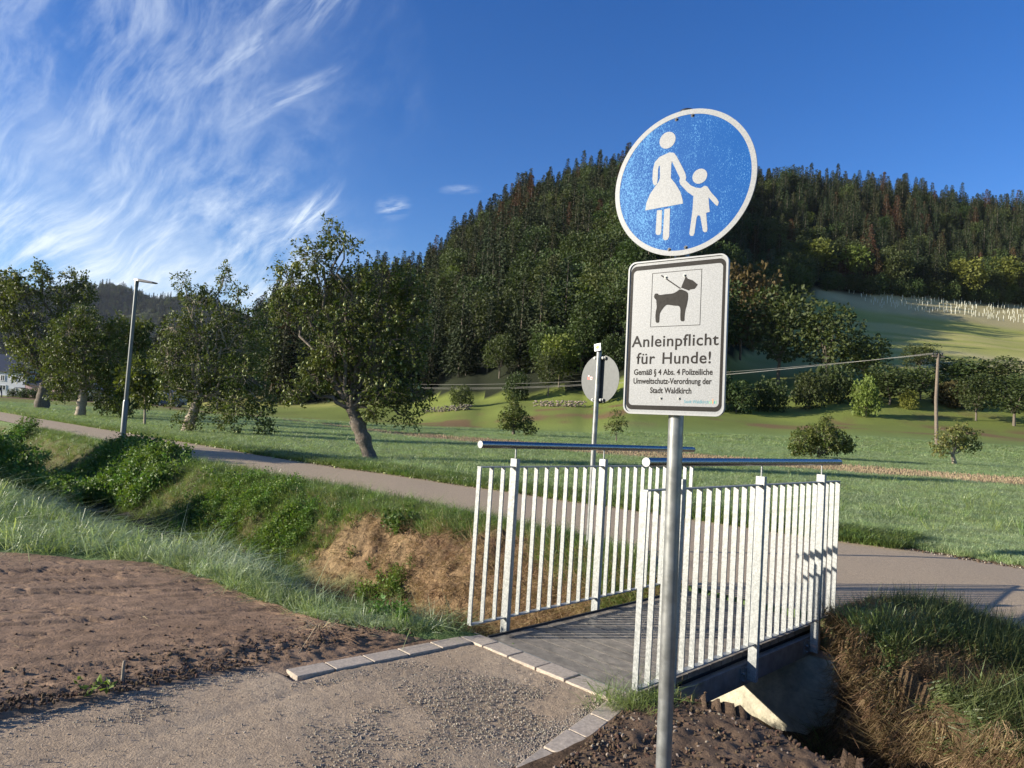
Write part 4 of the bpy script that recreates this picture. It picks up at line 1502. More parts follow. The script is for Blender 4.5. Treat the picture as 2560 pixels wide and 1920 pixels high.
def blades(n, h, spread, lean, w, hv=.35, curl=.6, seed=0, up=1.0):
    r = np.random.default_rng(seed)
    a = r.random(n) * 6.283
    rr = np.sqrt(r.random(n)) * spread
    base_ = np.c_[np.cos(a) * rr, np.sin(a) * rr, np.zeros(n) - .01]
    da = a + (r.random(n) - .5) * 2.4
    d = np.c_[np.cos(da), np.sin(da), np.zeros(n)]
    H = h * (1 - hv + 2 * hv * r.random(n))
    ln = lean * (.35 + 1.1 * r.random(n))
    mid = base_ + d * (H * ln * .35)[:, None] + np.c_[np.zeros((n, 2)), H * .58 * up]
    tip = base_ + d * (H * ln * (1 + curl * r.random(n)))[:, None] + np.c_[np.zeros((n, 2)), H * (1 - .35 * ln * curl) * up]
    sd = np.c_[-d[:, 1], d[:, 0], np.zeros(n)]
    wa = r.random(n) * 3.14
    sd = sd * np.cos(wa)[:, None] + d * np.sin(wa)[:, None] * .6
    ww = (w * (.6 + .8 * r.random(n)))[:, None]
    V = np.stack([base_ - sd * ww * .5, base_ + sd * ww * .5, mid + sd * ww * .42, mid - sd * ww * .42, tip], 1).reshape(-1, 3)
    k = np.arange(n)[:, None] * 5
    g_ = Geo()
    g_.add(V, k + np.array([[0, 1, 2, 3]]))
    g_.add(V[:0], np.zeros((0, 3), int))
    g_.f.append((k + np.array([[3, 2, 4]])))
    g_.m.append(np.zeros(n, int))
    return g_


def leafquads(g_, P, size, seed=0, droop=.3, aspect=.55, mat_=0, outward=None):
    r = np.random.default_rng(seed)
    P = np.asarray(P, float)
    n = len(P)
    d = r.normal(size=(n, 3))
    d[:, 2] -= droop
    if outward is not None:
        d = d + outward * 1.2
    d /= np.linalg.norm(d, axis=1)[:, None]
    q = r.normal(size=(n, 3))
    sd = np.cross(d, q)
    sd /= np.linalg.norm(sd, axis=1)[:, None] + 1e-9
    nn = np.cross(d, sd)
    L = (np.broadcast_to(size, (n,)) * (.5 + 1.0 * r.random(n)))[:, None]
    w = L * aspect * .5
    V = np.stack([P, P + d * L * .5 + sd * w + nn * L * .07, P + d * L, P + d * L * .5 - sd * w + nn * L * .07], 1).reshape(-1, 3)
    F = (np.arange(n) * 4)[:, None] + np.array([[0, 1, 2, 3]])
    g_.add(V, F, mat_)
    return g_


# ------------------------------------------------------------------ forest trees
def conifer(h, R, bare, seed, step=.66, nb_=11, q=1.12):
    r = np.random.default_rng(seed)
    gt, gc_ = Geo(), Geo()
    gt.tube([(0, 0, -1.5), (0, 0, h * .5), (0, 0, h * .97)], [h * .012, h * .008, .03], 6)
    pts, outs, szs = [], [], []
    z = bare * h
    while z < h * .985:
        f = (z - bare * h) / (h * (1 - bare))
        Rz = R * ((1 - f) ** .78) * (1.0 if f > .12 else .55 + f * 3.7) + .18
        nb2 = max(4, int(nb_ * (1 - .5 * f)))
        a0 = r.random() * 6.28
        for j in range(nb2):
            a = a0 + j * 6.283 / nb2 + (r.random() - .5) * .5
            Rb = Rz * (.62 + .55 * r.random())
            k = max(3, int(Rb / .55))
            for i in range(k):
                u = (i + .6) / k
                rr = Rb * u
                zz = z + .10 * Rb - .42 * rr * u + (r.random() - .5) * .35
                off = (r.random() - .5) * (.55 * Rb * (1.15 - u) + .2)
                pts.append((math.cos(a) * rr - math.sin(a) * off, math.sin(a) * rr + math.cos(a) * off, zz))
                outs.append((math.cos(a), math.sin(a), -.35))
                szs.append(q * (.75 + .5 * r.random()) * (.55 + .45 * (1 - f)))
        z += step * (.8 + .4 * r.random()) * (1 - .35 * f)
    leafquads(gc_, np.array(pts), np.array(szs), seed + 1, .30, .50, 0, np.array(outs) * 1.3)
    return gt, gc_


def broad(h, w, seed, nl=11, leaf=.55, nleaf=2300, trunkh=.28, low=.25):
    r = np.random.default_rng(seed)
    gt, gc_ = Geo(), Geo()
    th_ = h * trunkh
    gt.tube([(0, 0, -1), (0, 0, th_ * .6), (r.normal() * .1, r.normal() * .1, th_)], [h * .022, h * .018, h * .015], 7)
    cz = h * (low + 1) / 2
    P, O = [], []
    for i in range(nl):
        a = i * 2.4 + r.random()
        zf = (i + .5) / nl
        z = h * (low + (1 - low) * (.16 + .78 * zf))
        rad = w * .5 * (.72 * math.sqrt(max(0.05, 1 - (abs(zf - .42) / .72) ** 2)))
        c = np.array([math.cos(a) * rad * .78, math.sin(a) * rad * .78, z])
        lr = w * (.20 + .09 * r.random())
        gt.tube([(0, 0, th_ * .9), c * [.45, .45, .0] + [0, 0, (th_ + c[2]) / 2], c], [h * .010, h * .006, .02], 5, caps=False)
        n = int(nleaf / nl)
        d = r.normal(size=(n, 3))
        d /= np.linalg.norm(d, axis=1)[:, None]
        rad_ = lr * (.55 + .55 * r.random(n) ** .6)
        # break the lobe into tufts
        tuft_ = (vnoise(d[:, 0] * 3.1 + i * 7, d[:, 1] * 3.1 + d[:, 2] * 2.3, seed) - .45) * .6
        p = c + d * (rad_ * (1 + tuft_))[:, None] * np.array([1, 1, .80])
        keep = p[:, 2] > h * low * .5
        P.append(p[keep])
        O.append(d[keep])
    leafquads(gc_, np.concatenate(P), leaf, seed + 2, .25, .75, 0, np.concatenate(O))
    return gt, gc_


TREES = {}


def reg(name, gt, gc_, mt_, bark_='bark'):
    TREES[name] = (gt.mesh('trunk', MAT[bark_], True), gc_.mesh('crown', MAT[mt_]))


for i, (h, R, ba, sd) in enumerate(((26, 4.9, .07, 1), (22, 4.7, .05, 2), (27, 4.3, .16, 3), (20, 4.8, .04, 4), (24, 5.5, .10, 5))):
    gt, gc_ = conifer(h, R, ba, sd)
    reg('con%d' % i, gt, gc_, 'spruce' if i % 2 == 0 else 'spruce2')
    if i in (0, 4):
        m2 = TREES['con%d' % i][1].copy()
        m2.materials.clear()
        m2.materials.append(MAT['brownfir'])
        TREES['brown%d' % i] = (TREES['con%d' % i][0], m2)
    if i == 3:
        m2 = TREES['con3'][1].copy()
        m2.materials.clear()
        m2.materials.append(MAT['bluefir'])
        TREES['blue'] = (TREES['con3'][0], m2)
for i, (h, w, sd, mt_) in enumerate(((15, 12, 21, 'decid'), (12, 10, 22, 'decid'), (17, 11, 23, 'decid'), (11, 9, 24, 'decidlt'), (9, 10, 25, 'redleaf'))):
    gt, gc_ = broad(h, w, sd, nl=13, leaf=.60, nleaf=3000)
    reg('dec%d' % i, gt, gc_, mt_)
for i, (h, w, sd, mt_) in enumerate(((4, 5, 31, 'decid'), (3.2, 4.6, 32, 'decid'), (3.6, 4.0, 33, 'decidlt'), (2.6, 4.2, 34, 'redleaf'))):
    gt, gc_ = broad(h, w, sd, nl=9, leaf=.30, nleaf=2200, trunkh=.15, low=.02)
    reg('bush%d' % i, gt, gc_, mt_)
HT = {'con0': 26, 'con1': 23, 'con2': 27, 'con3': 21, 'con4': 25, 'brown0': 26, 'brown4': 25, 'blue': 21, 'dec0': 15, 'dec1': 12, 'dec2': 17, 'dec3': 11, 'dec4': 9,
      'bush0': 4, 'bush1': 3.2, 'bush2': 3.6, 'bush3': 2.6}
WT = {'con0': 10, 'con1': 9, 'con2': 8.4, 'con3': 9, 'con4': 10.8, 'brown0': 10, 'brown4': 10.8, 'blue': 9, 'dec0': 12, 'dec1': 10, 'dec2': 11, 'dec3': 9, 'dec4': 10,
      'bush0': 5, 'bush1': 4.6, 'bush2': 4.0, 'bush3': 4.2}


def place_tree(kind, name, x, y, z, sc, rz, label, cat, group=None, sxy=1.0):
    e = tag(empty(name, (x, y, z - .1), rz), label, cat, group)
    e.scale = (sc * sxy, sc * sxy, sc)
    link('trunk', TREES[kind][0], e)
    link('crown', TREES[kind][1], e)
    return e


# the wooded hill
sp_ = 6.0
gx, gy = np.meshgrid(np.arange(-190, 470, sp_), np.arange(95, 480, sp_))
gx = (gx + (rng.random(gx.shape) - .5) * sp_ * .9).ravel()
gy = (gy + (rng.random(gy.shape) - .5) * sp_ * .9).ravel()
u = gx / gy
lo, hi = forest_lo(u), forest_hi(u)
ok = (gy > lo) & (gy < hi + 12) & (u > -.62) & (u < .92)
gx, gy, u, lo, hi = gx[ok], gy[ok], u[ok], lo[ok], hi[ok]
gz = far_h(gx, gy)
patch = fbm(gx / 34, gy / 34, 101, 3)
patch2 = fbm(gx / 16, gy / 16, 102, 3)
rel_ = (gy - lo) / (hi - lo)
kinds = []
for i in range(len(gx)):
    q = rng.random()
    wdec = 0.17 + .85 * sstep(patch[i], .52, .62) * (1 - rel_[i]) ** .7
    if u[i] > .05:
        wdec += .75 * sstep(rel_[i], .36, .10)
    if u[i] > .43:
        wdec = .06 + .7 * sstep(rel_[i], .22, .05) + .3 * sstep(patch[i], .55, .65)
    if u[i] < -.1:
        wdec *= .35
    if q < wdec:
        q2 = rng.random()
        if u[i] > .45 and rel_[i] < .5 and patch2[i] > .54:
            kinds.append('brown4' if q2 < .4 else 'dec2')
        elif rel_[i] < .07 and u[i] > .40:
            kinds.append('dec3' if q2 < .5 else 'dec1')
        else:
            kinds.append(('dec0', 'dec1', 'dec2', 'dec3')[0 if q2 < .33 else 1 if q2 < .62 else 2 if q2 < .93 else 3])
    else:
        q2 = rng.random()
        br = .015 + (.13 if patch2[i] > .60 else 0) + (.05 if u[i] > .5 and .15 < rel_[i] < .55 else 0)
        kinds.append('brown0' if q2 < br else 'con%d' % rng.integers(0, 5))
kinds = np.array(kinds)
scl_ = .46 + .46 * rng.random(len(gx)) ** .8
scl_ = np.where(np.char.startswith(kinds, 'dec'), scl_ * 1.0, scl_ * (.88 + .12 * rel_))
order = np.argsort(gy - lo + (gy - 120) * .12)
nind = 255
indiv = order[:nind]
rest = order[nind:]
FL = {'con': ('spruce_tree', 'tall dark spruce in the forest covering the hillside', 'spruce tree'),
      'bro': ('dying_spruce_tree', 'brown dying spruce among the green trees of the hillside forest', 'spruce tree'),
      'dec': ('broadleaf_tree', 'rounded green broadleaf tree at the lower edge of the hillside forest', 'tree'),
      'blu': ('spruce_tree', 'bluish young spruce at the forest edge', 'spruce tree')}
for i in indiv:
    nm, lab, cat = FL[kinds[i][:3]]
    place_tree(kinds[i], nm, gx[i], gy[i], gz[i], scl_[i], rng.random() * 6.28, lab, cat, 'trees at the front of the hillside forest')
# the rest of the wood reads as one mass
wood_protos = []
names = sorted(set(kinds[rest]))
for k_ in names:
    i = rest[np.where(kinds[rest] == k_)[0][0]]
    e = Geo()
    tmp = bpy.data.meshes.new('x')
    import bmesh
    bm = bmesh.new()
    bm.from_mesh(TREES[k_][0])
    nf = len(bm.faces)
    bm.from_mesh(TREES[k_][1])
    bm.faces.ensure_lookup_table()
    for f_ in bm.faces[nf:]:
        f_.material_index = 1
    mm = bpy.data.meshes.new('tree')
    bm.to_mesh(mm)
    bm.free()
    mm.materials.append(MAT['bark'])
    mm.materials.append(TREES[k_][1].materials[0])
    bpy.data.meshes.remove(tmp)
    nm, lab, cat = FL[k_[:3]]
    o = tag(link(nm, mm, None, (gx[i], gy[i], gz[i])), lab, cat, 'trees at the front of the hillside forest')
    o.scale = (scl_[i],) * 3
    wood_protos.append(o)
idx = np.array([names.index(k_) for k_ in kinds[rest]])
rot = np.c_[(rng.random((len(rest), 2)) - .5) * .07, rng.random(len(rest)) * 6.28]
scatter('forest', np.c_[gx[rest], gy[rest], gz[rest] - .3], wood_protos, scl_[rest], rot, idx)

# trees over the far hills
PP = []
for (Xh, Yh, Zh), spc in ((D1, 13), (D2, 17)):
    r_, c_ = Xh.shape
    area_rows = int(r_ * .72)
    n = 7000
    a = rng.random(n) * (area_rows - 2)
    b__ = rng.random(n) * (c_ - 2)
    i0, j0 = a.astype(int), b__.astype(int)
    fa, fb = a - i0, b__ - j0
    f_ = lambda Q: (Q[i0, j0] * (1 - fa) * (1 - fb) + Q[i0 + 1, j0] * fa * (1 - fb) + Q[i0, j0 + 1] * (1 - fa) * fb + Q[i0 + 1, j0 + 1] * fa * fb)
    q = np.c_[f_(Xh), f_(Yh), f_(Zh) - 2]
    q = q[q[:, 2] > 4]
    PP.append(q)
PP = np.concatenate(PP)
ids = [i for i, k_ in enumerate(names) if k_[:3] in ('con', 'dec')]
scatter('far_forest', PP, [wood_protos[i] for i in ids], .75 + .45 * rng.random(len(PP)), None, None)

# ------------------------------------------------------------------ single trees and bushes on the lower slope and the meadow edge
SL = [
    # px, base py, width px, height px, kind, name, label, cat
    (1945, 962, 190, 235, 'dec0', 'broadleaf_tree', 'large domed green tree left of the meadow, nearest the sign', 'tree'),
    (2065, 968, 150, 205, 'dec2', 'broadleaf_tree', 'large green tree with several humps beside the sloping meadow', 'tree'),
    (2160, 965, 110, 120, 'dec1', 'broadleaf_tree', 'dark low tree in shade at the right end of the big tree group', 'tree'),
    (1850, 900, 170, 210, 'dec4', 'broadleaf_tree', 'rusty topped broadleaf tree above the big green tree group', 'tree'),
    (1925, 740, 80, 130, 'blue', 'spruce_tree', 'bluish green young spruce at the upper corner of the meadow', 'spruce tree'),
    (1865, 740, 80, 130, 'blue', 'spruce_tree', 'bluish green young spruce just right of the notice panel', 'spruce tree'),
    (2045, 700, 80, 95, 'dec3', 'broadleaf_tree', 'light yellow green tree, leftmost along the top of the meadow', 'tree'),
    (2135, 712, 80, 90, 'dec3', 'broadleaf_tree', 'light yellow green tree, second from the left along the top of the meadow', 'tree'),
    (2235, 728, 75, 95, 'dec1', 'broadleaf_tree', 'green tree with a drooping crown above the white shelter tubes', 'tree'),
    (2412, 748, 90, 95, 'dec3', 'broadleaf_tree', 'round yellow green tree above the right part of the white tubes', 'tree'),
    (2510, 745, 80, 95, 'dec3', 'broadleaf_tree', 'bright yellow green tree, rightmost along the top of the meadow', 'tree'),
    (1840, 1032, 95, 75, 'bush0', 'bush', 'olive bush directly right of the lower edge of the notice panel', 'bush'),
    (1925, 1030, 85, 70, 'bush1', 'bush', 'low spreading bush on the grass bank, second right of the notice panel', 'bush'),
    (2020, 1022, 85, 85, 'bush0', 'bush', 'bush with reddish patches left of the pale trunked tree', 'bush'),
    (2085, 1010, 95, 90, 'bush1', 'bush', 'broad green bush behind the pale trunked tree', 'bush'),
    (2165, 1043, 62, 92, 'bush2', 'small_tree', 'small bright green tree with a pale trunk on the grass bank', 'tree'),
    (2225, 1012, 120, 120, 'dec1', 'broadleaf_tree', 'dark green tree between the pale trunked tree and the utility pole', 'tree'),
    (2300, 1000, 110, 105, 'dec1', 'broadleaf_tree', 'dark green tree directly left of the utility pole', 'tree'),
    (2272, 1022, 45, 45, 'bush2', 'bush', 'small light green bush at the foot of the dark tree by the utility pole', 'bush'),
    (2375, 1018, 80, 55, 'bush3', 'bush', 'rust brown bush just right of the utility pole', 'bush'),
    (2300, 930, 90, 90, 'dec0', 'broadleaf_tree', 'green tree whose top stands behind the upper utility pole', 'tree'),
    (2400, 975, 120, 100, 'dec1', 'broadleaf_tree', 'broad green tree behind the rust brown bush', 'tree'),
    (2440, 1052, 100, 150, 'dec0', 'broadleaf_tree', 'open green tree with bare pale branches right of the utility pole', 'tree'),
    (2535, 1065, 120, 165, 'dec2', 'broadleaf_tree', 'large dark green tree at the right edge of the bank', 'tree'),
    (2500, 985, 130, 120, 'dec0', 'broadleaf_tree', 'green tree behind the large dark tree at the right edge', 'tree'),
    (2610, 1045, 150, 150, 'dec1', 'broadleaf_tree', 'green tree cut by the right edge of the view', 'tree'),
    (1500, 1006, 80, 85, 'bush0', 'bush', 'rounded bush behind the rear round sign', 'bush'),
    (1640, 1015, 110, 90, 'dec1', 'broadleaf_tree', 'tree at the slope foot hidden mostly by the notice panel', 'tree'),
    (1770, 1020, 110, 100, 'dec1', 'broadleaf_tree', 'tree at the slope foot just behind the notice panel right side', 'tree'),
    (1370, 990, 75, 110, 'dec0', 'broadleaf_tree', 'round green tree on the forest edge left of the rear sign', 'tree'),
    (1290, 1000, 60, 60, 'bush1', 'bush', 'green bush at the forest edge above the small orchard tree', 'bush'),
    (1150, 1018, 60, 50, 'bush0', 'bush', 'green bush at the forest edge near the stone heap', 'bush'),
]
for px, py, wpx, hpx, kd, nm, lab, cat in SL:
    p, dd_ = hit(px, py, 30, 500)
    h_m = hpx / FPX * dd_ * (.74 if px >= 2225 and hpx > 60 and py > 900 else 1)
    w_m = wpx / FPX * dd_
    sc = h_m / HT[kd]
    place_tree(kd, nm, p[0], p[1], p[2], sc, rng.random() * 6.28, lab, cat, None, (w_m / WT[kd]) / sc)
# hedge row of saplings along the top of the shelter-tube planting
for i in range(26):
    px = 2070 + i * 21 + rng.normal() * 5
    p, dd_ = hit(px, 745 + (px - 2070) * .075 - 20 + rng.normal() * 3, 200, 340)
    if p[1] < 262:
        p[1] = 264 + rng.random() * 4
        p[0] = p[1] * (fray(px, 740)[0] / fray(px, 740)[1])
        p[2] = far_h(np.array([p[0]]), np.array([p[1]]))[0]
    place_tree(('bush0', 'bush1')[i % 2], 'hedge_bush', p[0], p[1], p[2], 1.1 + .8 * rng.random(), rng.random() * 6.28,
               'grey green hedge bush in the row above the white shelter tubes', 'bush', 'hedge bushes above the shelter tubes', .8)

# white shelter tubes of a young planting
g_ = Geo()
g_.tube([(0, 0, -.1), (0, 0, 1.35)], [.075, .075], 6)
g_.tube([(.1, 0, -.1), (.1, 0, 1.6)], [.02, .02], 4)
tm = g_.mesh('tree_shelter', MAT['tube'])
cnt = 0
for row in range(13):
    yb = 246.5 + row * 2.1
    for k_ in range(60):
        x = 103 + k_ * 2.05 + rng.normal() * .35 + row * .5
        y = yb + (x - 103) * .10 + rng.normal() * .3
        u_ = x / y
        lim = .455 + .002 * (12 - row) * 3
        if u_ < lim or u_ > .80 or rng.random() < .33 or cnt >= 290:
            continue
        z = far_h(np.array([x]), np.array([y]))[0]
        o = tag(link('tree_shelter', tm, None, (x, y, z)), 'thin white shelter tube around a sapling in the hillside planting', 'tree shelter', 'white shelter tubes on the hillside')
        o.rotation_euler = (rng.normal() * .04, rng.normal() * .04, rng.random() * 6.28)
        o.scale = (1, 1, .8 + .4 * rng.random())
        cnt += 1

# rough stone heaps at the foot of the wood
rk = Geo()
th = rng.random
import bmesh
bm = bmesh.new()
bmesh.ops.create_icosphere(bm, subdivisions=1, radius=.5)
for v in bm.verts:
    v.co *= .8 + .4 * random.random()
mm = bpy.data.meshes.new('rock')
bm.to_mesh(mm)
bm.free()
rv = np.array([v.co[:] for v in mm.vertices])
rf = np.array([p.vertices[:] for p in mm.polygons])
for px0, px1, py0, py1, lab in ((1060, 1175, 1034, 1024, 'low wall of rough stones at the forest foot, left of the small orchard tree'),
                                (1335, 1462, 1016, 1017, 'low wall of rough stones at the forest foot beside the rear round sign')):
    g_ = Geo()
    for i in range(190):
        f_ = rng.random()
        p, dd_ = hit(px0 + (px1 - px0) * f_, py0 + (py1 - py0) * f_, 60, 200)
        s_ = .15 + .28 * rng.random()
        p = p + np.array([rng.normal() * .3, rng.normal() * .5, rng.random() * .8])
        a = rng.random() * 6.28
        Rz = np.array([[math.cos(a), -math.sin(a), 0], [math.sin(a), math.cos(a), 0], [0, 0, 1]])
        g_.add((rv * [1.3, .9, .7] * s_) @ Rz.T + p, rf)
    tag(link('stone_wall', g_.mesh('stone_wall', MAT['stone'])), lab, 'stone wall')


# ------------------------------------------------------------------ orchard trees
def orchard(name, label, cat, depth, trunk, lobes, r0, leafmat, leaf, nleaf, seed, barkm='bark', fruit=0, knobs=False, group=None, spread=1.0, droopy=.35):
    """trunk: photo pixels from foot to fork; lobes: (px, py, rx px, rz px, weight[, depth shift])"""
    r = np.random.default_rng(seed)
    foot = at(*trunk[0], depth)
    gz_ = terr(foot[0], foot[1])
    foot[2] = gz_
    tr_ = empty(name, foot)
    tag(tr_, label, cat, group)
    path_ = [foot - [0, 0, .3], foot]
    for q in trunk[1:]:
        path_.append(at(*q, depth))
    path_ = np.array(path_)
    # denser path for a gnarled trunk
    tt = np.linspace(0, len(path_) - 1, 22)
    pth = np.stack([np.interp(tt, np.arange(len(path_)), path_[:, k]) for k in range(3)], 1)
    rad = np.interp(tt, [0, 1, len(path_) - 1], [r0 * 1.45, r0 * 1.30, r0 * .95]) * (1 + .10 * r.normal(size=22))
    gt = Geo()
    gt.tube(pth, rad, 14, jit=.22)
    fork = path_[-1]
    px_m = depth / FPX
    wsum = sum(l[4] for l in lobes)
    g_ = Geo()
    gtw = Geo()
    fr = []
    for l in lobes:
        c = at(l[0], l[1], depth) + np.array([0, (l[5] if len(l) > 5 else r.normal() * .25 * l[2] * px_m), 0])
        rx, rz = l[2] * px_m * .90, l[3] * px_m * .92
        ry = rx * .9 * spread
        # limb
        mid = fork * .55 + c * .45 + np.array([0, 0, .12 * np.linalg.norm(c - fork)]) * (1 if c[2] > fork[2] else 2.2)
        lt_ = np.linspace(0, 1, 9)[:, None]
        limb = fork * (1 - lt_) ** 2 + mid * 2 * lt_ * (1 - lt_) + c * lt_ ** 2
        limb[1:-1] += r.normal(size=(7, 3)) * .03 * np.linalg.norm(c - fork)
        gt.tube(limb, np.linspace(r0 * .42, r0 * .10, 9), 7, caps=False)
        n = int(nleaf * l[4] / wsum)
        nsp = max(6, n // 9)
        d = r.normal(size=(nsp, 3))
        d /= np.linalg.norm(d, axis=1)[:, None]
        ra = (.30 + .75 * r.random(nsp) ** .55)
        nz = vnoise(d[:, 0] * 2.7 + l[0], d[:, 1] * 2.7 + d[:, 2] * 3.3 + l[1], seed)
        ra = ra * (.72 + .55 * nz)
        sp0 = c + d * ra[:, None] * np.array([rx, ry, rz])
        dirn = d * [1, 1, .6] + r.normal(size=(nsp, 3)) * .5
        dirn[:, 2] += .15 - droopy * (sp0[:, 2] < c[2])
        dirn /= np.linalg.norm(dirn, axis=1)[:, None]
        sl = (.20 + .30 * r.random(nsp)) * min(1.6, max(.5, rx * .55))
        for k in range(0, nsp, 3):
            gtw.tube([c + (sp0[k] - c) * .35, sp0[k], sp0[k] + dirn[k] * sl[k]], [r0 * .07, r0 * .04, r0 * .02], 3, caps=False)
        k9 = 9
        tpos = r.random((nsp, k9))
        P = sp0[:, None, :] + dirn[:, None, :] * (tpos * sl[:, None])[:, :, None] + r.normal(size=(nsp, k9, 3)) * leaf * .55
        leafquads(g_, P.reshape(-1, 3), leaf, seed + abs(int(l[0])), droopy, .58, 0, np.repeat(d, k9, 0) * .5)
        if fruit:
            m_ = int(fruit * l[4] / wsum)
            ii = r.integers(0, nsp, m_)
            fr.append(sp0[ii] + d[ii] * .10 + [0, 0, -.06])
    if knobs:
        # burrs and a hollow on the old trunk
        for q, s_ in ((6, .10), (11, .12), (16, .11)):
            a = r.random() * 6.28
            g2 = pth[q] + np.array([math.cos(a), -abs(math.sin(a)), 0]) * rad[q] * .8
            gt.tube([g2 - [0, 0, s_], g2, g2 + [0, 0, s_]], [.03, s_ * .8, .03], 8)
    sub(tr_, 'trunk', gt, MAT[barkm], True)
    o = sub(tr_, 'crown', g_, MAT[leafmat])
    sub(tr_, 'twigs', gtw, MAT[barkm])['kind'] = 'stuff'
    if fruit:
        gf = Geo()
        bmf = Geo().tube([(0, 0, -.045), (0, 0, -.030), (0, 0, 0), (0, 0, .03), (0, 0, .055)], [.008, .032, .034, .018, .004], 6)
        fv, ff = np.concatenate(bmf.v), bmf.f[0]
        for p in np.concatenate(fr):
            gf.add(fv * (fruit_s * (.8 + .4 * r.random())) + p, ff)
        sub(tr_, 'fruit', gf, MAT['pear'], True)['kind'] = 'stuff'
    return tr_


fruit_s = 1.15
orchard('pear_tree', 'leaning old pear tree with a hollow gnarled trunk and pale fruit beside the path', 'pear tree', 20.7,
        [(925, 1152), (912, 1105), (895, 1060), (878, 1020)],
        [(835, 585, 30, 40, .6), (865, 615, 50, 22, .5), (790, 650, 60, 45, 1.6), (720, 700, 55, 42, 1.4), (700, 770, 38, 40, 1.0), (800, 720, 60, 55, 2.0), (880, 700, 50, 40, 1.2),
         (960, 700, 60, 45, 1.8), (1020, 720, 45, 55, 1.6), (1040, 790, 35, 60, 1.3), (960, 790, 70, 60, 2.6), (870, 800, 60, 60, 2.0), (780, 790, 45, 45, 1.0),
         (840, 880, 70, 55, 2.6), (930, 890, 80, 60, 3.0), (1020, 880, 55, 60, 2.2), (790, 930, 55, 50, 1.8), (870, 960, 70, 45, 2.4), (960, 975, 70, 45, 2.4),
         (1040, 990, 40, 45, 1.2), (1010, 1040, 40, 28, .6), (935, 1030, 25, 25, .5), (740, 980, 40, 35, .8)],
        .175, 'pearleaf', .085, 26000, 41, 'bark', 230, True)
fruit_s = 1.25
orchard('apple_tree', 'leaning fruit tree with a wide low crown and upright shoots left of the pear tree', 'fruit tree', 30.4,
        [(465, 1083), (480, 1040), (500, 988)],
        [(455, 700, 22, 30, .35), (560, 690, 14, 45, .45), (520, 740, 22, 30, .5), (600, 740, 20, 35, .4), (480, 750, 40, 40, 1.0), (560, 790, 50, 40, 1.3), (440, 820, 40, 40, 1.1),
         (620, 800, 40, 35, .9), (500, 840, 70, 45, 2.2), (600, 870, 65, 50, 2.2), (430, 900, 50, 50, 1.6), (510, 920, 75, 50, 2.6), (610, 940, 70, 55, 2.4), (430, 970, 40, 40, 1.2),
         (520, 990, 60, 45, 1.6), (600, 1010, 60, 45, 1.8), (660, 1010, 35, 45, 1.2), (665, 1070, 22, 35, .6), (480, 1050, 35, 25, .6), (580, 1060, 35, 25, .5)],
        .19, 'appleleaf', .105, 20000, 42, 'bark2', 150)
fruit_s = 1.0
orchard('young_tree', 'young staked tree with a thin pale stem between lamp and leaning fruit tree', 'young tree', 33.9,
        [(362, 1066), (362, 1030), (363, 1000)],
        [(355, 935, 30, 25, .8), (330, 950, 30, 22, .8), (390, 950, 32, 22, .8), (365, 985, 35, 22, 1.0), (345, 905, 20, 15, .3)],
        .045, 'walnutleaf', .22, 1500, 43, 'bark2')
orchard('apple_tree', 'low bushy fruit tree with a short pale trunk left of the street lamp', 'fruit tree', 41.6,
        [(200, 1044), (205, 1005), (210, 975)],
        [(215, 790, 35, 30, .6), (180, 830, 45, 35, 1.0), (250, 830, 45, 35, 1.0), (290, 810, 25, 25, .4), (150, 880, 40, 40, 1.0), (215, 880, 60, 45, 1.8), (280, 890, 50, 45, 1.4), (150, 940, 45, 40, 1.1),
         (225, 940, 65, 40, 1.8), (290, 960, 45, 40, 1.2), (150, 975, 35, 26, .6), (262, 1012, 38, 22, .6), (305, 1015, 30, 25, .5)],
        .22, 'appleleaf', .135, 19000, 44, 'bark2')
orchard('walnut_tree', 'tall light leaved old tree with a thick trunk at the far left', 'tree', 53.0,
        [(103, 1021), (108, 985), (118, 955)],
        [(40, 700, 35, 25, .7), (110, 690, 30, 30, .7), (190, 700, 35, 25, .7), (10, 740, 45, 30, 1.1), (75, 740, 45, 30, 1.0), (150, 740, 45, 30, 1.0), (215, 745, 25, 25, .5), (-30, 790, 50, 40, 1.2), (35, 800, 45, 35, .9),
         (105, 810, 50, 40, 1.0), (170, 800, 40, 30, .7), (60, 870, 40, 40, .9), (110, 880, 50, 35, 1.0), (70, 930, 40, 30, .7), (150, 930, 40, 30, .7)],
        .40, 'walnutleaf', .19, 13000, 45)
orchard('dark_tree', 'dense dark fruit tree behind the street lamp', 'fruit tree', 47.0,
        [(318, 1030), (316, 1000), (314, 975)],
        [(300, 830, 35, 30, .8), (340, 850, 30, 30, .8), (355, 815, 20, 20, .3), (290, 890, 40, 40, 1.2), (345, 910, 40, 40, 1.2), (310, 950, 50, 40, 1.5), (350, 990, 35, 35, .9), (300, 1005, 35, 30, .8)],
        .2, 'pearleaf', .19, 8500, 46)
orchard('small_fruit_tree', 'small fruit tree with a leaning crown in the meadow left of the bridge', 'fruit tree', 50.0,
        [(1284, 1086), (1284, 1070)],
        [(1282, 1000, 12, 22, .5), (1285, 1030, 28, 22, 1.2), (1265, 1050, 20, 20, .8), (1305, 1050, 25, 22, 1.0), (1325, 1075, 16, 14, .5), (1285, 1062, 25, 12, .5)],
        .10, 'pearleaf', .14, 3600, 47)
orchard('sapling', 'tiny vase shaped sapling in the meadow behind the left handrail', 'sapling', 46.0,
        [(1541, 1106), (1541, 1092)],
        [(1541, 1050, 20, 20, 1), (1530, 1065, 14, 16, .6), (1553, 1062, 14, 18, .6), (1542, 1030, 8, 10, .2)],
        .04, 'pearleaf', .10, 1100, 48)
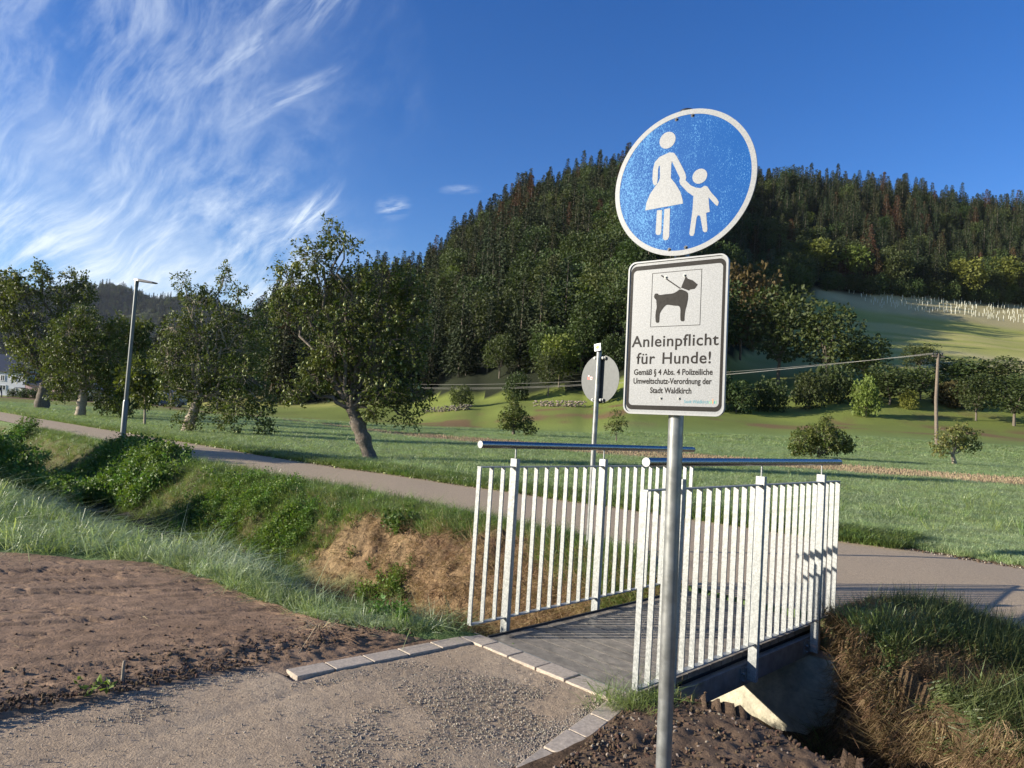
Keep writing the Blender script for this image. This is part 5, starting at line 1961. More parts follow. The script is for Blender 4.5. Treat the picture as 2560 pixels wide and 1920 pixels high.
orchard('small_fruit_tree', 'round dark fruit tree in the meadow above the right handrail', 'fruit tree', 38.0,
        [(2047, 1158), (2048, 1135)],
        [(2062, 1060, 14, 22, .4), (2050, 1085, 45, 25, 1.5), (2005, 1100, 32, 26, 1.1), (2095, 1105, 38, 26, 1.2), (2050, 1115, 60, 20, 1.4), (2120, 1115, 14, 12, .3), (1990, 1125, 20, 14, .4)],
        .10, 'pearleaf', .12, 6500, 49, 'bark2', 60)
orchard('small_fruit_tree', 'thin yellowing fruit tree with a pale forked trunk near the utility pole', 'fruit tree', 41.0,
        [(2387, 1180), (2384, 1150), (2382, 1138)],
        [(2395, 1070, 18, 16, .4), (2375, 1090, 25, 18, .7), (2420, 1090, 22, 18, .6), (2350, 1105, 22, 20, .7), (2400, 1110, 32, 16, .8), (2435, 1115, 18, 14, .4), (2345, 1130, 14, 10, .3)],
        .11, 'yelleaf', .13, 2300, 50, 'bark2')
# a tree outside the view on the left whose shade falls over the ditch and the path
orchard('shade_tree', 'broad tree standing left of the view beside the ditch', 'tree', 17.3,
        [(-640, 1080), (-640, 980), (-640, 900)],
        [(-640, 720, 170, 110, 3), (-760, 790, 120, 80, 2), (-520, 790, 120, 80, 2), (-640, 850, 200, 70, 2.5)],
        .2, 'pearleaf', .16, 9000, 51)
# ------------------------------------------------------------------ grass, plants, straw, clods
def hitn(px, py, lo=2.5, hi=60):
    d = fray(px, py)
    ts = np.linspace(lo, hi, 4000)
    X, Y, Z = d[0] * ts, d[1] * ts, d[2] * ts + CAMZ
    g_ = height(X, Y)
    k = np.argmax(Z <= g_)
    return np.array([X[k], Y[k], g_[k]])


def proto(name, geo, matl, loc, kind='stuff', scale=1.0):
    o = link(name, geo.mesh(name, matl), None, loc)
    o['kind'] = kind
    o.scale = (scale,) * 3
    return o


def orient(v):
    """euler angles that turn local +Z to v"""
    v = v / np.linalg.norm(v, axis=1)[:, None]
    return np.c_[np.zeros(len(v)), np.arccos(np.clip(v[:, 2], -1, 1)), np.arctan2(v[:, 1], v[:, 0])]


def on(s, t):
    p = ST(s, t)
    p[2] = terr(p[0], p[1])
    return p


mead = [proto('meadow_grass', blades(26, .085, .085, .9, .0065, seed=200 + i, hv=.45), MAT['grassdew'], on(9 + i * .4, -2 - i)) for i in range(4)]
longg = [proto('long_grass', blades(16, .26, .07, 1.0, .0075, seed=210 + i, hv=.5, curl=.9), MAT['grasslong'], on(3.2, -9 - i * .6)) for i in range(3)]
pale = [proto('pale_grass', blades(16, .27, .08, 1.25, .0080, seed=220 + i, hv=.5, curl=1.0), MAT['grasspale'], on(-1.0 - i * .3, -6 - i * .6)) for i in range(3)]
shortg = [proto('short_grass', blades(22, .11, .07, 1.0, .0055, seed=230 + i, hv=.5, curl=.8), MAT['grasslong'], on(3.1, -5 - i * .4)) for i in range(3)]
strawp = [proto('dry_grass', blades(20, .13, .06, .9, .0042, seed=240 + i, hv=.5, curl=.7, up=.9), MAT['straw'], on(2.6, -1.5 - i * .3)) for i in range(3)]


def clump(n, h, w, leaf, seed, mt_, stems=6):
    r = np.random.default_rng(seed)
    g_ = Geo()
    P = []
    for i in range(stems):
        a = r.random() * 6.28
        top = np.array([math.cos(a) * w * r.random(), math.sin(a) * w * r.random(), h * (.6 + .5 * r.random())])
        g_.tube([(top[0] * .2, top[1] * .2, -.02), top * [.6, .6, .5], top], [.003, .0025, .0015], 3, caps=False)
        k = n // stems
        tt = (.25 + .75 * r.random(k))[:, None]
        P.append(top * tt * [1, 1, 1] + r.normal(size=(k, 3)) * leaf * .7)
    leafquads(g_, np.concatenate(P), leaf, seed + 1, .1, .62)
    return g_


weedp = [proto('weed_clump', clump(60, .16, .10, .026, 250 + i, 'weed'), MAT['weed'], on(2.2, -4 - i * .5)) for i in range(3)]
nett = [proto('leafy_plant', clump(46, .38, .16, .062, 260 + i, 'nettle', 5), MAT['nettle'], on(2.4, -10 - i * .5)) for i in range(3)]
MAT['darkstraw'] = mat('dark_dry_grass', (.17, .11, .058), 0.8, spec=0.2, var=0.35, vscale=4, rand=0.3, transl=0.1, coords='P', col2=(.09, .06, .032))
dstraw = [proto('brown_dry_grass', blades(20, .12, .06, .9, .0045, seed=270 + i, hv=.5, curl=.7, up=.8), MAT['darkstraw'], on(2.6, 2.6 + i * .3)) for i in range(3)]

# meadow beyond the path: density falls with distance
n = 88000
y = np.exp(rng.uniform(math.log(8.0), math.log(66), n))
x = y * rng.uniform(-.80, .84, n)
s, t = toST(x, y)
keep = (s > pathF(t) + .10 + .10 * rng.random(n)) & ~(in_stub(x, y) & (rng.random(n) < .97))
x, y = x[keep], y[keep]
big = fbm(x / 3.1, y / 3.1, 300, 3)
sc = (.85 + .5 * rng.random(len(x))) * np.clip((y / 14) ** .55, .8, 2.3) * (.8 + .5 * big)
s, t = toST(x, y)
sc = sc * (1 + .25 * sstep(s - pathF(t), .8, .2)) * (.78 + .22 * sstep(y, 10, 18))
h = height(x, y)
scl3 = np.c_[sc * np.clip((y / 14) ** .3, 1, 1.6), sc * np.clip((y / 14) ** .3, 1, 1.6), sc]
scatter('meadow_grass_cover', np.c_[x, y, h - .005], mead, sc, sclv=scl3)
# taller weeds standing up out of the meadow
n = 900
y = np.exp(rng.uniform(math.log(11), math.log(34), n))
x = y * rng.uniform(-.75, .8, n)
s, t = toST(x, y)
k_ = (s > pathF(t) + .5) & ~in_stub(x, y) & (fbm(x / 2, y / 2, 301, 3) > .5)
scatter('meadow_weeds', np.c_[x, y, height(x, y)][k_], longg, (.7 + .6 * rng.random(n))[k_] * 1.1)

# brighter grass along the path's far verge
n = 5200
t = -np.exp(rng.uniform(math.log(3), math.log(60), n)) + 3.5
s = pathF(t) + rng.random(n) ** 1.4 * 1.0 - .03
p = P0 + s[:, None] * AX + t[:, None] * RT
scatter('verge_grass', np.c_[p, height(p[:, 0], p[:, 1])], shortg, .9 + .9 * rng.random(n))

# near side beyond the soil: pale, dew covered long grass
n = 15000
s = rng.uniform(-5.5, 1.0, n)
t = -np.exp(rng.uniform(math.log(.3), math.log(17), n))
tu = np.interp(s, STS, STT)
a, b_ = ditch_rel(s, t)
keep = ((t < tu + .03) | (s > .03)) & (t < -.18) & (a < .95)
thin = sstep(t, -3.4, -1.6)
keep &= rng.random(n) > thin * .55
p = P0 + s[:, None] * AX + t[:, None] * RT
keep &= (p[:, 0] / p[:, 1] > -.9) & (p[:, 1] > 2)
s, t, p, tu = s[keep], t[keep], p[keep], tu[keep]
mixn = fbm(p[:, 0] * .9, p[:, 1] * .9, 302, 3)
kk = mixn > .40
rot_ = np.c_[rng.normal(size=len(p)) * .25, rng.normal(size=len(p)) * .25, rng.random(len(p)) * 6.28]
sz = (.75 + .6 * rng.random(len(p))) * (.66 - .32 * sstep(t, -4.2, -1.2))
z = height(p[:, 0], p[:, 1])
scatter('near_bank_pale_grass', np.c_[p, z][kk], pale, sz[kk], rot_[kk])
scatter('near_bank_grass', np.c_[p, z][~kk], longg + pale[:1], sz[~kk] * .95, rot_[~kk])

# the far bank: straw hanging down near the bridge, green further left
n = 15000
t = -np.exp(rng.uniform(math.log(.25), math.log(24), n)) + .22
s = rng.uniform(1.55, 3.25, n)
p = P0 + s[:, None] * AX + t[:, None] * RT
z = height(p[:, 0], p[:, 1])
z2 = height(p[:, 0] + .06 * AX[0], p[:, 1] + .06 * AX[1])
slope = np.arctan2(z2 - z, .06)
wst = 1 - .80 * sstep(t, -3.6, -6.5)
kp = rng.random(n) < wst * .62
kp &= (s < pathN(t))
rz_ = math.atan2(-AX[1], -AX[0]) + rng.normal(size=n) * .5
# the tufts lie down the slope: outward from the face and downhill
down = np.c_[-np.cos(slope) * AX[0], -np.cos(slope) * AX[1], -np.sin(slope)]
nrm_ = np.c_[-np.sin(slope) * AX[0], -np.sin(slope) * AX[1], np.cos(slope)]
dirs = nrm_ * .42 + down * 1.0 + rng.normal(size=(n, 3)) * .22
flat = slope < .25
dirs[flat] = np.c_[rng.normal(size=(flat.sum(), 2)), np.full(flat.sum(), .30)]
scatter('bank_dry_grass', np.c_[p, z + .012][kp], strawp + dstraw[:2], ((.45 + .75 * rng.random(n) ** 1.5) * np.where(slope > .5, 1.15, .6))[kp], orient(dirs[kp]))
# green on the bank
n = 26000
t = -np.exp(rng.uniform(math.log(.3), math.log(30), n)) + .2
s = rng.uniform(1.4, 4.2, n)
p = P0 + s[:, None] * AX + t[:, None] * RT
gp = fbm(p[:, 0] * 1.0, p[:, 1] * 1.0, 303, 3)
topband = sstep(s - (pathN(t) - .75), -.25, .15)
prob = sstep(gp + .30 * sstep(t, -3.0, -6.5) + .16 * topband - .50 * sstep(t, -7.5, -4.2) * sstep(pathN(t) - s, .55, .95), .50, .60) + .85 * sstep(s - (pathN(t) - .28), -.1, .1)
kp = (rng.random(n) < prob) & (s < pathN(t) + .04) & (t < -.25)
z = height(p[:, 0], p[:, 1])
isl = rng.random(n) < .35
rot_ = np.c_[rng.normal(size=n) * .3, rng.normal(size=n) * .3, rng.random(n) * 6.28]
k1, k2 = kp & isl, kp & ~isl
scatter('bank_long_grass', np.c_[p, z][k1], longg, (.38 + .4 * rng.random(n))[k1], rot_[k1])
scatter('bank_short_grass', np.c_[p, z][k2], shortg, (.7 + .6 * rng.random(n))[k2], rot_[k2])

# patches of small bright leaved weeds on the bank
WP = []
for (px, py, rr, nn) in ((600, 1290, .55, 260), (660, 1260, .5, 160), (690, 1370, .42, 240), (560, 1250, .6, 160), (735, 1330, .3, 80), (980, 1480, .14, 18), (500, 1300, .5, 120), (930, 1500, .12, 14)):
    c = hitn(px, py)
    d = rng.normal(size=(nn, 2)) * rr * .55
    q = c[:2] + d
    WP.append(np.c_[q, height(q[:, 0], q[:, 1])])
WP = np.concatenate(WP)
scatter('bright_weeds', WP, weedp, .8 + .7 * rng.random(len(WP)))
# single darker plants
for px, py, sc_, lab in ((1005, 1330, .95, 'dark green leafy weed on top of the bank left of the bridge'), (985, 1560, .5, 'small leafy weed low in the ditch left of the bridge'),
                         (1000, 1500, .45, 'small leafy weed hanging on the straw bank left of the bridge')):
    c = hitn(px, py)
    g_ = Geo()
    r = np.random.default_rng(px)
    for q in range(7):
        cl = clump(60, .34, .14, .055, px + q, 'nettle', 5)
        off = np.array([r.normal() * .11, r.normal() * .11, 0])
        for v_, f_, m_ in zip(cl.v, cl.f, cl.m):
            pass
        V = np.concatenate(cl.v)
        n0 = g_.n
        g_.v.append(V + off)
        for f_, m_ in zip(cl.f, cl.m):
            g_.f.append(f_ + n0)
            g_.m.append(m_)
        g_.n += len(V)
    o = tag(link('leafy_weed', g_.mesh('leafy_weed', MAT['nettle']), None, c), lab, 'weed')
    o.scale = (sc_,) * 3
# the big leafy patch below the lamp, on the far bank
NP = []
for (px, py, rr, nn) in ((290, 1215, .95, 420), (230, 1190, .7, 240), (350, 1190, .7, 240), (300, 1150, .8, 240), (200, 1230, .5, 120), (370, 1230, .45, 100)):
    c = hitn(px, py)
    d = rng.normal(size=(nn, 2)) * rr * .5
    q = c[:2] + d
    NP.append(np.c_[q, height(q[:, 0], q[:, 1])])
NP = np.concatenate(NP)
scatter('nettle_patch', NP, nett, .72 + .5 * rng.random(len(NP)), np.c_[rng.normal(size=(len(NP), 2)) * .2, rng.random(len(NP)) * 6.28])
# bush on the left edge and plants in the ditch
NP = []
for (px, py, rr, nn, hh) in ((10, 1190, .7, 260, 0), (30, 1130, .5, 120, 0), (120, 1230, .5, 60, 0), (170, 1255, .4, 60, 0), (-40, 1200, .8, 200, 0), (90, 1215, .5, 60, 0)):
    c = hitn(px, py)
    d = rng.normal(size=(nn, 2)) * rr * .5
    q = c[:2] + d
    NP.append(np.c_[q, height(q[:, 0], q[:, 1]) + np.abs(rng.normal(size=nn)) * .28 * (px < 60)])
NP = np.concatenate(NP)
scatter('ditch_shrubs', NP, nett, .72 + .55 * rng.random(len(NP)), np.c_[rng.normal(size=(len(NP), 2)) * .3, rng.random(len(NP)) * 6.28])

# right of the bridge: flattened dark grass and straw on the mound
n = 26000
t = rng.uniform(1.36, 4.6, n)
s = rng.uniform(-1.0, 4.2, n)
sf_ = np.interp(t, T_T, S_F)
bf_ = np.interp(t, T_T, B_F)
kp = (s > bf_ + .04) & (s < pathN(t) - .0) & (np.abs(s - 2.45) * 0 + 1 > 0)
p = P0 + s[:, None] * AX + t[:, None] * RT
z = height(p[:, 0], p[:, 1])
steep = s < sf_ - .05
gn = fbm(p[:, 0] * 2.0, p[:, 1] * 2.0, 304, 3)
k1 = kp & ~steep & (gn > .46) & (rng.random(n) < .6)
k2 = kp & (steep | (gn < .60)) & (rng.random(n) < .8)
fl = np.c_[.8 + rng.normal(size=n) * .5, -.7 + rng.normal(size=n) * .5, .16 + .22 * rng.random(n)]
MAT['darkgrass'] = mat('flattened_grass', (.055, .080, .024), 0.5, spec=0.4, var=0.35, vscale=4, rand=0.3, transl=0.2, coords='P', col2=(.10, .115, .04))
dgr = [proto('flattened_grass', blades(18, .13, .07, .8, .0060, seed=280 + i, hv=.5, curl=.8), MAT['darkgrass'], on(2.9, 2.2 + i * .3)) for i in range(3)]
scatter('mound_grass', np.c_[p, z][k1], dgr, (.6 + .6 * rng.random(n))[k1], orient(fl[k1]))
dn = np.c_[-AX[0] * np.ones(n), -AX[1] * np.ones(n), -.9 * np.ones(n)] + rng.normal(size=(n, 3)) * .3
dirs = np.where(steep[:, None], dn, fl)
scatter('mound_dry_grass', np.c_[p, z + .01][k2], dstraw + strawp[:1], (.32 + .35 * rng.random(n))[k2], orient(dirs[k2]))
n = 5200
t = rng.uniform(1.42, 4.6, n)
s = np.interp(t, T_T, S_F) + rng.uniform(-.50, .04, n)
p = P0 + s[:, None] * AX + t[:, None] * RT
dn = np.c_[-AX[0] * np.ones(n), -AX[1] * np.ones(n), -1.1 * np.ones(n)] + rng.normal(size=(n, 3)) * .25
scatter('crest_dry_grass', np.c_[p, height(p[:, 0], p[:, 1]) + .01], strawp + dstraw, .65 + .75 * rng.random(n), orient(dn))
# thick tufts where the mound meets the bridge end
n = 120
c = ST(2.35, 1.75)
q = c[:2] + rng.normal(size=(n, 2)) * .22
s, t = toST(q[:, 0], q[:, 1])
k_ = (t > 1.46)
scatter('bridge_end_grass', np.c_[q, height(q[:, 0], q[:, 1])][k_], longg, (.45 + .35 * rng.random(n))[k_])

# the thin strip of green at the edge of the soil by the near bridge corner
n = 420
t = rng.uniform(-3.4, -.12, n)
s = np.interp(t, STT, STS) + rng.uniform(-.05, .22, n)
p = P0 + s[:, None] * AX + t[:, None] * RT
scatter('edge_grass', np.c_[p, height(p[:, 0], p[:, 1])], longg + pale, .22 + .32 * rng.random(n), np.c_[rng.normal(size=(n, 2)) * .6, rng.random(n) * 6.28])
# a tuft of bleached blades
c = hitn(800, 1575)
g_ = blades(22, .085, .03, 2.4, .0045, seed=333, hv=.5, curl=1.2)
MAT['bleached'] = mat('bleached_grass', (.62, .50, .30), 0.7, var=.2, vscale=20, transl=.15)
tag(link('bleached_tuft', g_.mesh('bleached_tuft', MAT['bleached']), None, c + np.array([0, 0, .01])), 'bleached straw coloured grass tuft on the edge between soil and ditch', 'grass tuft')

# clods, pebbles, straw bits
bm = bmesh.new()
bmesh.ops.create_icosphere(bm, subdivisions=1, radius=.5)
cl = []
for i in range(3):
    g_ = Geo()
    vv = np.array([v.co[:] for v in bm.verts]) * (.7 + .6 * rng.random((len(bm.verts), 1))) * [1, .8, .6]
    g_.add(vv, np.array([[v.index for v in f_.verts] for f_ in bm.faces]))
    cl.append(g_)
bm.free()
cb = ST(-.6, -.4)
clods = [proto('soil_clod', g_, MAT['clod'], ST(-.5 - .2 * i, -.6 - .2 * i, .01), scale=.02) for i, g_ in enumerate(cl)]
pebs = [proto('pebble', g_, MAT['pebble'], ST(-1.8 - .1 * i, .2 + .2 * i, -.01), scale=.012) for i, g_ in enumerate(cl)]
stns = [proto('small_stone', g_, MAT['stone'], ST(-.6 - .3 * i, 2.0 + .1 * i, -.01), scale=.02) for i, g_ in enumerate(cl)]

n = 6500
s = rng.uniform(-3.2, -.02, n)
t = np.where(rng.random(n) < .6, -.30 - np.abs(rng.normal(size=n)) * .22 - (s > -1.27) * 0, rng.uniform(-4, -.12, n))
tu = np.interp(s, STS, STT)
kp = (t > tu + .06) & (t < np.where(s > -1.26, -.10 + .06 * s, -.26))
kp &= (t > -1.1) | (rng.random(n) < .22)
p = P0 + s[:, None] * AX + t[:, None] * RT
dsz = .006 + .022 * rng.random(n) ** 3.5
rot3 = lambda k: rng.random((k, 3)) * 6.28
scatter('soil_crumbs', np.c_[p, soil_z(p[:, 0], p[:, 1]) + .012][kp], clods, dsz[kp], rot3(kp.sum()))
# loose soil right of the kerb
n = 9000
s = rng.uniform(-2.2, .55, n)
t = 1.38 + .235 * np.clip(-s, 0, 9) + rng.random(n) ** 1.5 * 2.2
p = P0 + s[:, None] * AX + t[:, None] * RT
z = height(p[:, 0], p[:, 1]) + .014
dsz = .006 + .028 * rng.random(n) ** 3.2
scatter('loose_clods', np.c_[p, z], clods, dsz, rot3(n))
kp = rng.random(n) < .10
scatter('loose_stones', np.c_[p, z + .004][kp], stns, (.007 + .020 * rng.random(n) ** 2)[kp], rot3(kp.sum()))
# coarse gravel patches on the path, a fringe along the kerbs
n = 42000
s = rng.uniform(-3.3, -.05, n)
wv_ = rng.random(n)
tR = 1.215 + .225 * (-s)
t = np.where(rng.random(n) < .16, tR - np.abs(rng.normal(size=n)) * .07, -.3 + (tR + .3) * wv_)
p = P0 + s[:, None] * AX + t[:, None] * RT
co = sstep(fbm(p[:, 0] * 1.6 + 4, p[:, 1] * 1.6, 64, 3), .50, .62)
fr = sstep(tR - t, .12, .0) + sstep(np.abs(t - .02), .09, 0) * (s > -1.3) + sstep(t, -.12, -.28) * (s < -1.3)
kp = (rng.random(n) < np.clip(.05 + .80 * co + .7 * fr, 0, 1)) & (t < tR) & (t > np.where(s > -1.27, .12 + .055 * s, -.34))
scatter('gravel_stones', np.c_[p, np.full(n, -.010)][kp], pebs, (.0045 + .0085 * rng.random(n) ** 1.6)[kp], rot3(kp.sum()))

# dry stalk bits lying about on the soil
g_ = Geo()
g_.tube([(-.5, 0, 0), (-.15, .03, .05), (.2, -.02, .03), (.5, .05, 0)], [.018, .02, .02, .01], 4)
bit = [proto('straw_bit', g_, MAT['stub'], ST(-.5, -.7, .03), scale=.06)]
n = 130
s = rng.uniform(-3.2, -.1, n)
t = rng.uniform(-4, -.2, n)
kp = t > np.interp(s, STS, STT) + .08
p = P0 + s[:, None] * AX + t[:, None] * RT
scatter('straw_bits', np.c_[p, soil_z(p[:, 0], p[:, 1]) + .024][kp], bit, (.03 + .05 * rng.random(n))[kp], np.c_[np.zeros((kp.sum(), 2)), rng.random(kp.sum()) * 6.28])

# wooden peg in the soil and a plucked leafy weed
c = hitn(305, 1700)
g_ = Geo()
g_.tube([(0, 0, -.06), (.002, 0, .05), (.004, 0, .085)], [.008, .0085, .007], 7, jit=.3)
tag(link('wooden_peg', g_.mesh('wooden_peg', MAT['bark2'], True), None, c + np.array([0, 0, .015])), 'short wooden peg sticking up out of the bare soil', 'peg')
c = hitn(238, 1728)
g_ = leafquads(Geo(), rng.normal(size=(22, 3)) * [.045, .03, .006] + [0, 0, .012], .04, 7, -.1, .5)
tag(link('leaf_clump', g_.mesh('leaf_clump', MAT['weed']), None, c + np.array([0, 0, .02])), 'small clump of green and dry leaves lying on the bare soil', 'leaf clump')
# dry tuft by the near bridge corner
c = ST(.30, 1.47)
c[2] = terr(c[0], c[1])
g_ = blades(60, .13, .07, .6, .006, seed=334, hv=.5, curl=.4)
tag(link('dry_tuft', g_.mesh('dry_tuft', MAT['straw']), None, c), 'brown dry grass tuft at the foot of the railing beside the sign post', 'grass tuft')
n = 60
q = ST(.0, 1.42)[:2] + rng.normal(size=(n, 2)) * [.12, .06]
scatter('corner_grass', np.c_[q, height(q[:, 0], q[:, 1])], longg, .25 + .25 * rng.random(n), np.c_[rng.normal(size=(n, 2)) * .5, rng.random(n) * 6.28])

# stubble in the harvested strip
g_ = Geo()
r = np.random.default_rng(5)
for i in range(7):
    a = r.random() * 6.28
    b0 = np.array([r.normal() * .25, r.normal() * .12, 0])
    up_h = .06 + .10 * r.random()
    g_.tube([b0, b0 + [math.cos(a) * .05, math.sin(a) * .05, up_h]], [.016, .014], 4)
for i in range(6):
    a = r.random() * 6.28
    b0 = np.array([r.normal() * .3, r.normal() * .2, .02])
    g_.tube([b0, b0 + [math.cos(a) * .28, math.sin(a) * .28, .02]], [.014, .010], 4)
stp = [proto('corn_stubble', g_, MAT['stub'], (10, 33, terr(10, 33)))]
n = 60000
y = np.exp(rng.uniform(math.log(23), math.log(75), n))
x = y * rng.uniform(-.5, .82, n)
k_ = in_stub(x, y)
x, y = x[k_], y[k_]
q = rng.random(len(x)) < .45
scatter('stubble', np.c_[x, y, height(x, y)][q], stp, (.7 + .5 * rng.random(len(x)))[q])

# fallen pears and leaves along the far edge of the path under the trees
fv = [proto('fallen_pear', Geo().tube([(0, 0, -.045), (0, 0, -.030), (0, 0, 0), (0, 0, .03), (0, 0, .055)], [.008, .032, .034, .018, .004], 8), MAT['pear'], on(6.1, -9))]
n = 75
t = -np.exp(rng.uniform(math.log(7), math.log(38), n))
s = pathF(t) + .02 + rng.normal(size=n) * .13
p = P0 + s[:, None] * AX + t[:, None] * RT
scatter('fallen_pears', np.c_[p, far_h(p[:, 0], p[:, 1]) + .025], fv, .6 + .5 * rng.random(n), np.c_[rng.normal(size=(n, 1)) * .3 + 1.57, rng.random((n, 2)) * 6.28])

# crumbled edge and litter along the far side of the path
n = 3600
t = np.where(rng.random(n) < .6, rng.uniform(-14, 6, n), -np.exp(rng.uniform(math.log(3), math.log(36), n)))
s = pathF(t) - .02 + rng.normal(size=n) * .055
p = P0 + s[:, None] * AX + t[:, None] * RT
scatter('path_edge_litter', np.c_[p, far_h(p[:, 0], p[:, 1]) + .012], clods + pebs, .012 + .026 * rng.random(n) ** 2, rot3(n))
n = 1500
t = rng.uniform(-12, 6, n)
s = pathN(t) + .04 + np.abs(rng.normal(size=n)) * .16
p = P0 + s[:, None] * AX + t[:, None] * RT
k_ = (t < -.3) | (t > 1.5)
scatter('path_grit', np.c_[p, far_h(p[:, 0], p[:, 1]) + .010][k_], pebs, (.005 + .010 * rng.random(n) ** 2)[k_], rot3(k_.sum()))

# ------------------------------------------------------------------ village at the far left
def house(name, label, px0, px1, py_base, py_eave, py_ridge, depth, wallm, wins, door=None, skyl=()):
    a, b__ = at(px0, py_base, depth), at(px1, py_base, depth)
    zb = a[2] - .6
    ze, zr = at(px1, py_eave, depth)[2], at(px1, py_ridge, depth)[2]
    e = tag(empty(name, ((a[0] + b__[0]) / 2, depth + 4, zb)), label, 'house')
    x0, x1 = a[0], b__[0]
    y0, y1 = depth, depth + 8.5
    ov = .35
    g_ = Geo()
    g_.box(((x0 + x1) / 2, (y0 + y1) / 2, (zb + ze) / 2), (x1 - x0, y1 - y0, ze - zb))
    ym = (y0 + y1) / 2
    g_.add([(x0, y0, ze), (x0, y1, ze), (x0, ym, zr - .1)], [[0, 1, 2]])
    g_.add([(x1, y0, ze), (x1, y1, ze), (x1, ym, zr - .1)], [[0, 2, 1]])
    sub(e, 'wall', g_, wallm)
    g_ = Geo()
    for ys_, yr in ((y0 - ov, ym), (y1 + ov, ym)):
        V = [(x0 - ov, ys_, ze - .15), (x1 + ov, ys_, ze - .15), (x1 + ov, yr, zr), (x0 - ov, yr, zr)]
        g_.add(V + [(v[0], v[1], v[2] + .18) for v in V], [[0, 1, 2, 3], [7, 6, 5, 4], [0, 4, 5, 1], [1, 5, 6, 2], [2, 6, 7, 3], [3, 7, 4, 0]])
    sub(e, 'roof', g_, MAT['roof'])
    for (wx, wy, ww, wh) in wins:
        p = at(wx, wy, depth)
        w, h = ww / FPX * depth, wh / FPX * depth
        we = Geo()
        for ox, oz, bw_, bh in ((0, h / 2, w + .12, .10), (0, -h / 2, w + .3, .12), (-w / 2, 0, .10, h), (w / 2, 0, .10, h), (0, 0, .07, h)):
            we.box((p[0] + ox, y0 - .04, p[2] + oz), (bw_, .09, bh))
        f_ = sub(e, 'window', we, MAT['pvc'])
        g_ = Geo().box((p[0], y0 - .012, p[2]), (w - .05, .02, h - .05))
        o = sub(e, 'pane', g_, MAT['pane'])
        o.parent = f_
    if door:
        p = at(door[0], door[1], depth)
        w, h = door[2] / FPX * depth, door[3] / FPX * depth
        g_ = Geo().box((p[0], y0 - .04, p[2]), (w, .08, h))
        sub(e, 'door', g_, MAT['pvc'])
        g_ = Geo().box((p[0], y0 - .5, p[2] + h / 2 + .2), (w + .5, 1.0, .10))
        sub(e, 'porch_roof', g_, MAT['roof'])
    for sx, sy in skyl:
        p = at(sx, sy, depth + 1.8)
        g_ = Geo()
        ny = (zr - ze) / (ym - y0)
        L = math.hypot(1, ny)
        Rm_ = np.array([[1, 0, 0], [0, 1 / L, -ny / L], [0, ny / L, 1 / L]])
        yy_ = y0 + 1.7
        zz_ = ze + .18 + ny * (yy_ - y0) * .95
        g_.box((p[0], yy_, zz_), (.95, 1.2, .10), Rm_)
        sub(e, 'skylight', g_, MAT['pvc'])
    return e


house('row_house', 'white two storey house with a steep dark roof at the far left', -150, 62, 993, 931, 889, 128, MAT['render'],
      [(8, 945, 10, 14), (34, 945, 10, 12), (9, 969, 15, 12), (39, 973, 5, 6), (-40, 945, 10, 13), (-40, 969, 14, 12), (-90, 945, 10, 13)], (56, 980, 12, 15), ((10, 911), (42, 914)))
house('row_house', 'pink rendered low house half hidden behind the thick trunk at far left', 63, 150, 998, 966, 938, 128, MAT['pinkrender'],
      [(84, 982, 12, 9), (130, 985, 10, 9)], None, ())
house('row_house', 'white low house seen between the trunks left of the street lamp', 205, 262, 1003, 976, 955, 128, MAT['render'], [(222, 986, 9, 8), (246, 988, 9, 8)], None, ())
house('row_house', 'grey low house behind the young staked tree', 330, 415, 1012, 990, 975, 128, MAT['render'], [(352, 1000, 10, 7), (392, 1002, 10, 7)], None, ())
# hedge along the gardens
for i in range(16):
    px = 30 + i * 27
    p = at(px, 996 + i * 1.0, 121)
    p[2] = terr(p[0], p[1])
    place_tree(('bush0', 'bush1')[i % 2], 'garden_hedge', p[0], p[1], p[2], .30 + .14 * rng.random(), rng.random() * 6.28, 'dark low garden hedge plant in front of the village houses', 'hedge', 'garden hedge of the village')


def car(name, label, px, depth, rz):
    p = at(px, 1008, depth)
    p[2] = terr(p[0], p[1])
    e = tag(empty(name, p, rz), label, 'car')
    prof = [(-2.1, .35), (-2.15, .75), (-1.95, .95), (-1.1, 1.0), (-.6, 1.42), (.7, 1.45), (1.35, 1.02), (2.05, .85), (2.15, .55), (2.1, .32)]
    g_ = Geo()
    n_ = len(prof)
    V = []
    for sy, ins_ in ((-.85, 0), (-.80, 1), (.80, 1), (.85, 0)):
        V += [(x_, sy * (.86 if (z_ > 1.2) else 1), z_) for x_, z_ in prof]
    F = [[j, j + 1, j + 1 + 3 * n_, j + 3 * n_] for j in range(n_ - 1)] + [[0, 3 * n_, 4 * n_ - 1, n_ - 1]]
    g_.add(V, F)
    g_.add([V[j] for j in range(n_)], [[0, j, j + 1] for j in range(1, n_ - 1)])
    g_.add([V[3 * n_ + j] for j in range(n_)], [[0, j + 1, j] for j in range(1, n_ - 1)])
    link('body', g_.mesh('body', MAT['carpaint']), e)
    g_ = Geo()
    g_.add([(-1.0, -.80, 1.02), (1.2, -.80, 1.04), (.62, -.745, 1.36), (-.58, -.745, 1.34)], [[0, 1, 2, 3]])
    g_.add([(-1.0, .80, 1.02), (1.2, .80, 1.04), (.62, .745, 1.36), (-.58, .745, 1.34)], [[3, 2, 1, 0]])
    link('side_windows', g_.mesh('side_windows', MAT['pane']), e)
    for wx in (-1.35, 1.35):
        for wy in (-.80, .80):
            g_ = Geo().tube([(wx, wy - .1, .32), (wx, wy + .1, .32)], .32, 16)
            w_ = link('wheel', g_.mesh('wheel', MAT['rubber'], False), e)
            g_ = Geo().tube([(wx, wy - .11, .32), (wx, wy + .11, .32)], .19, 12)
            link('rim', g_.mesh('rim', MAT['galv'], False), w_)
    return e


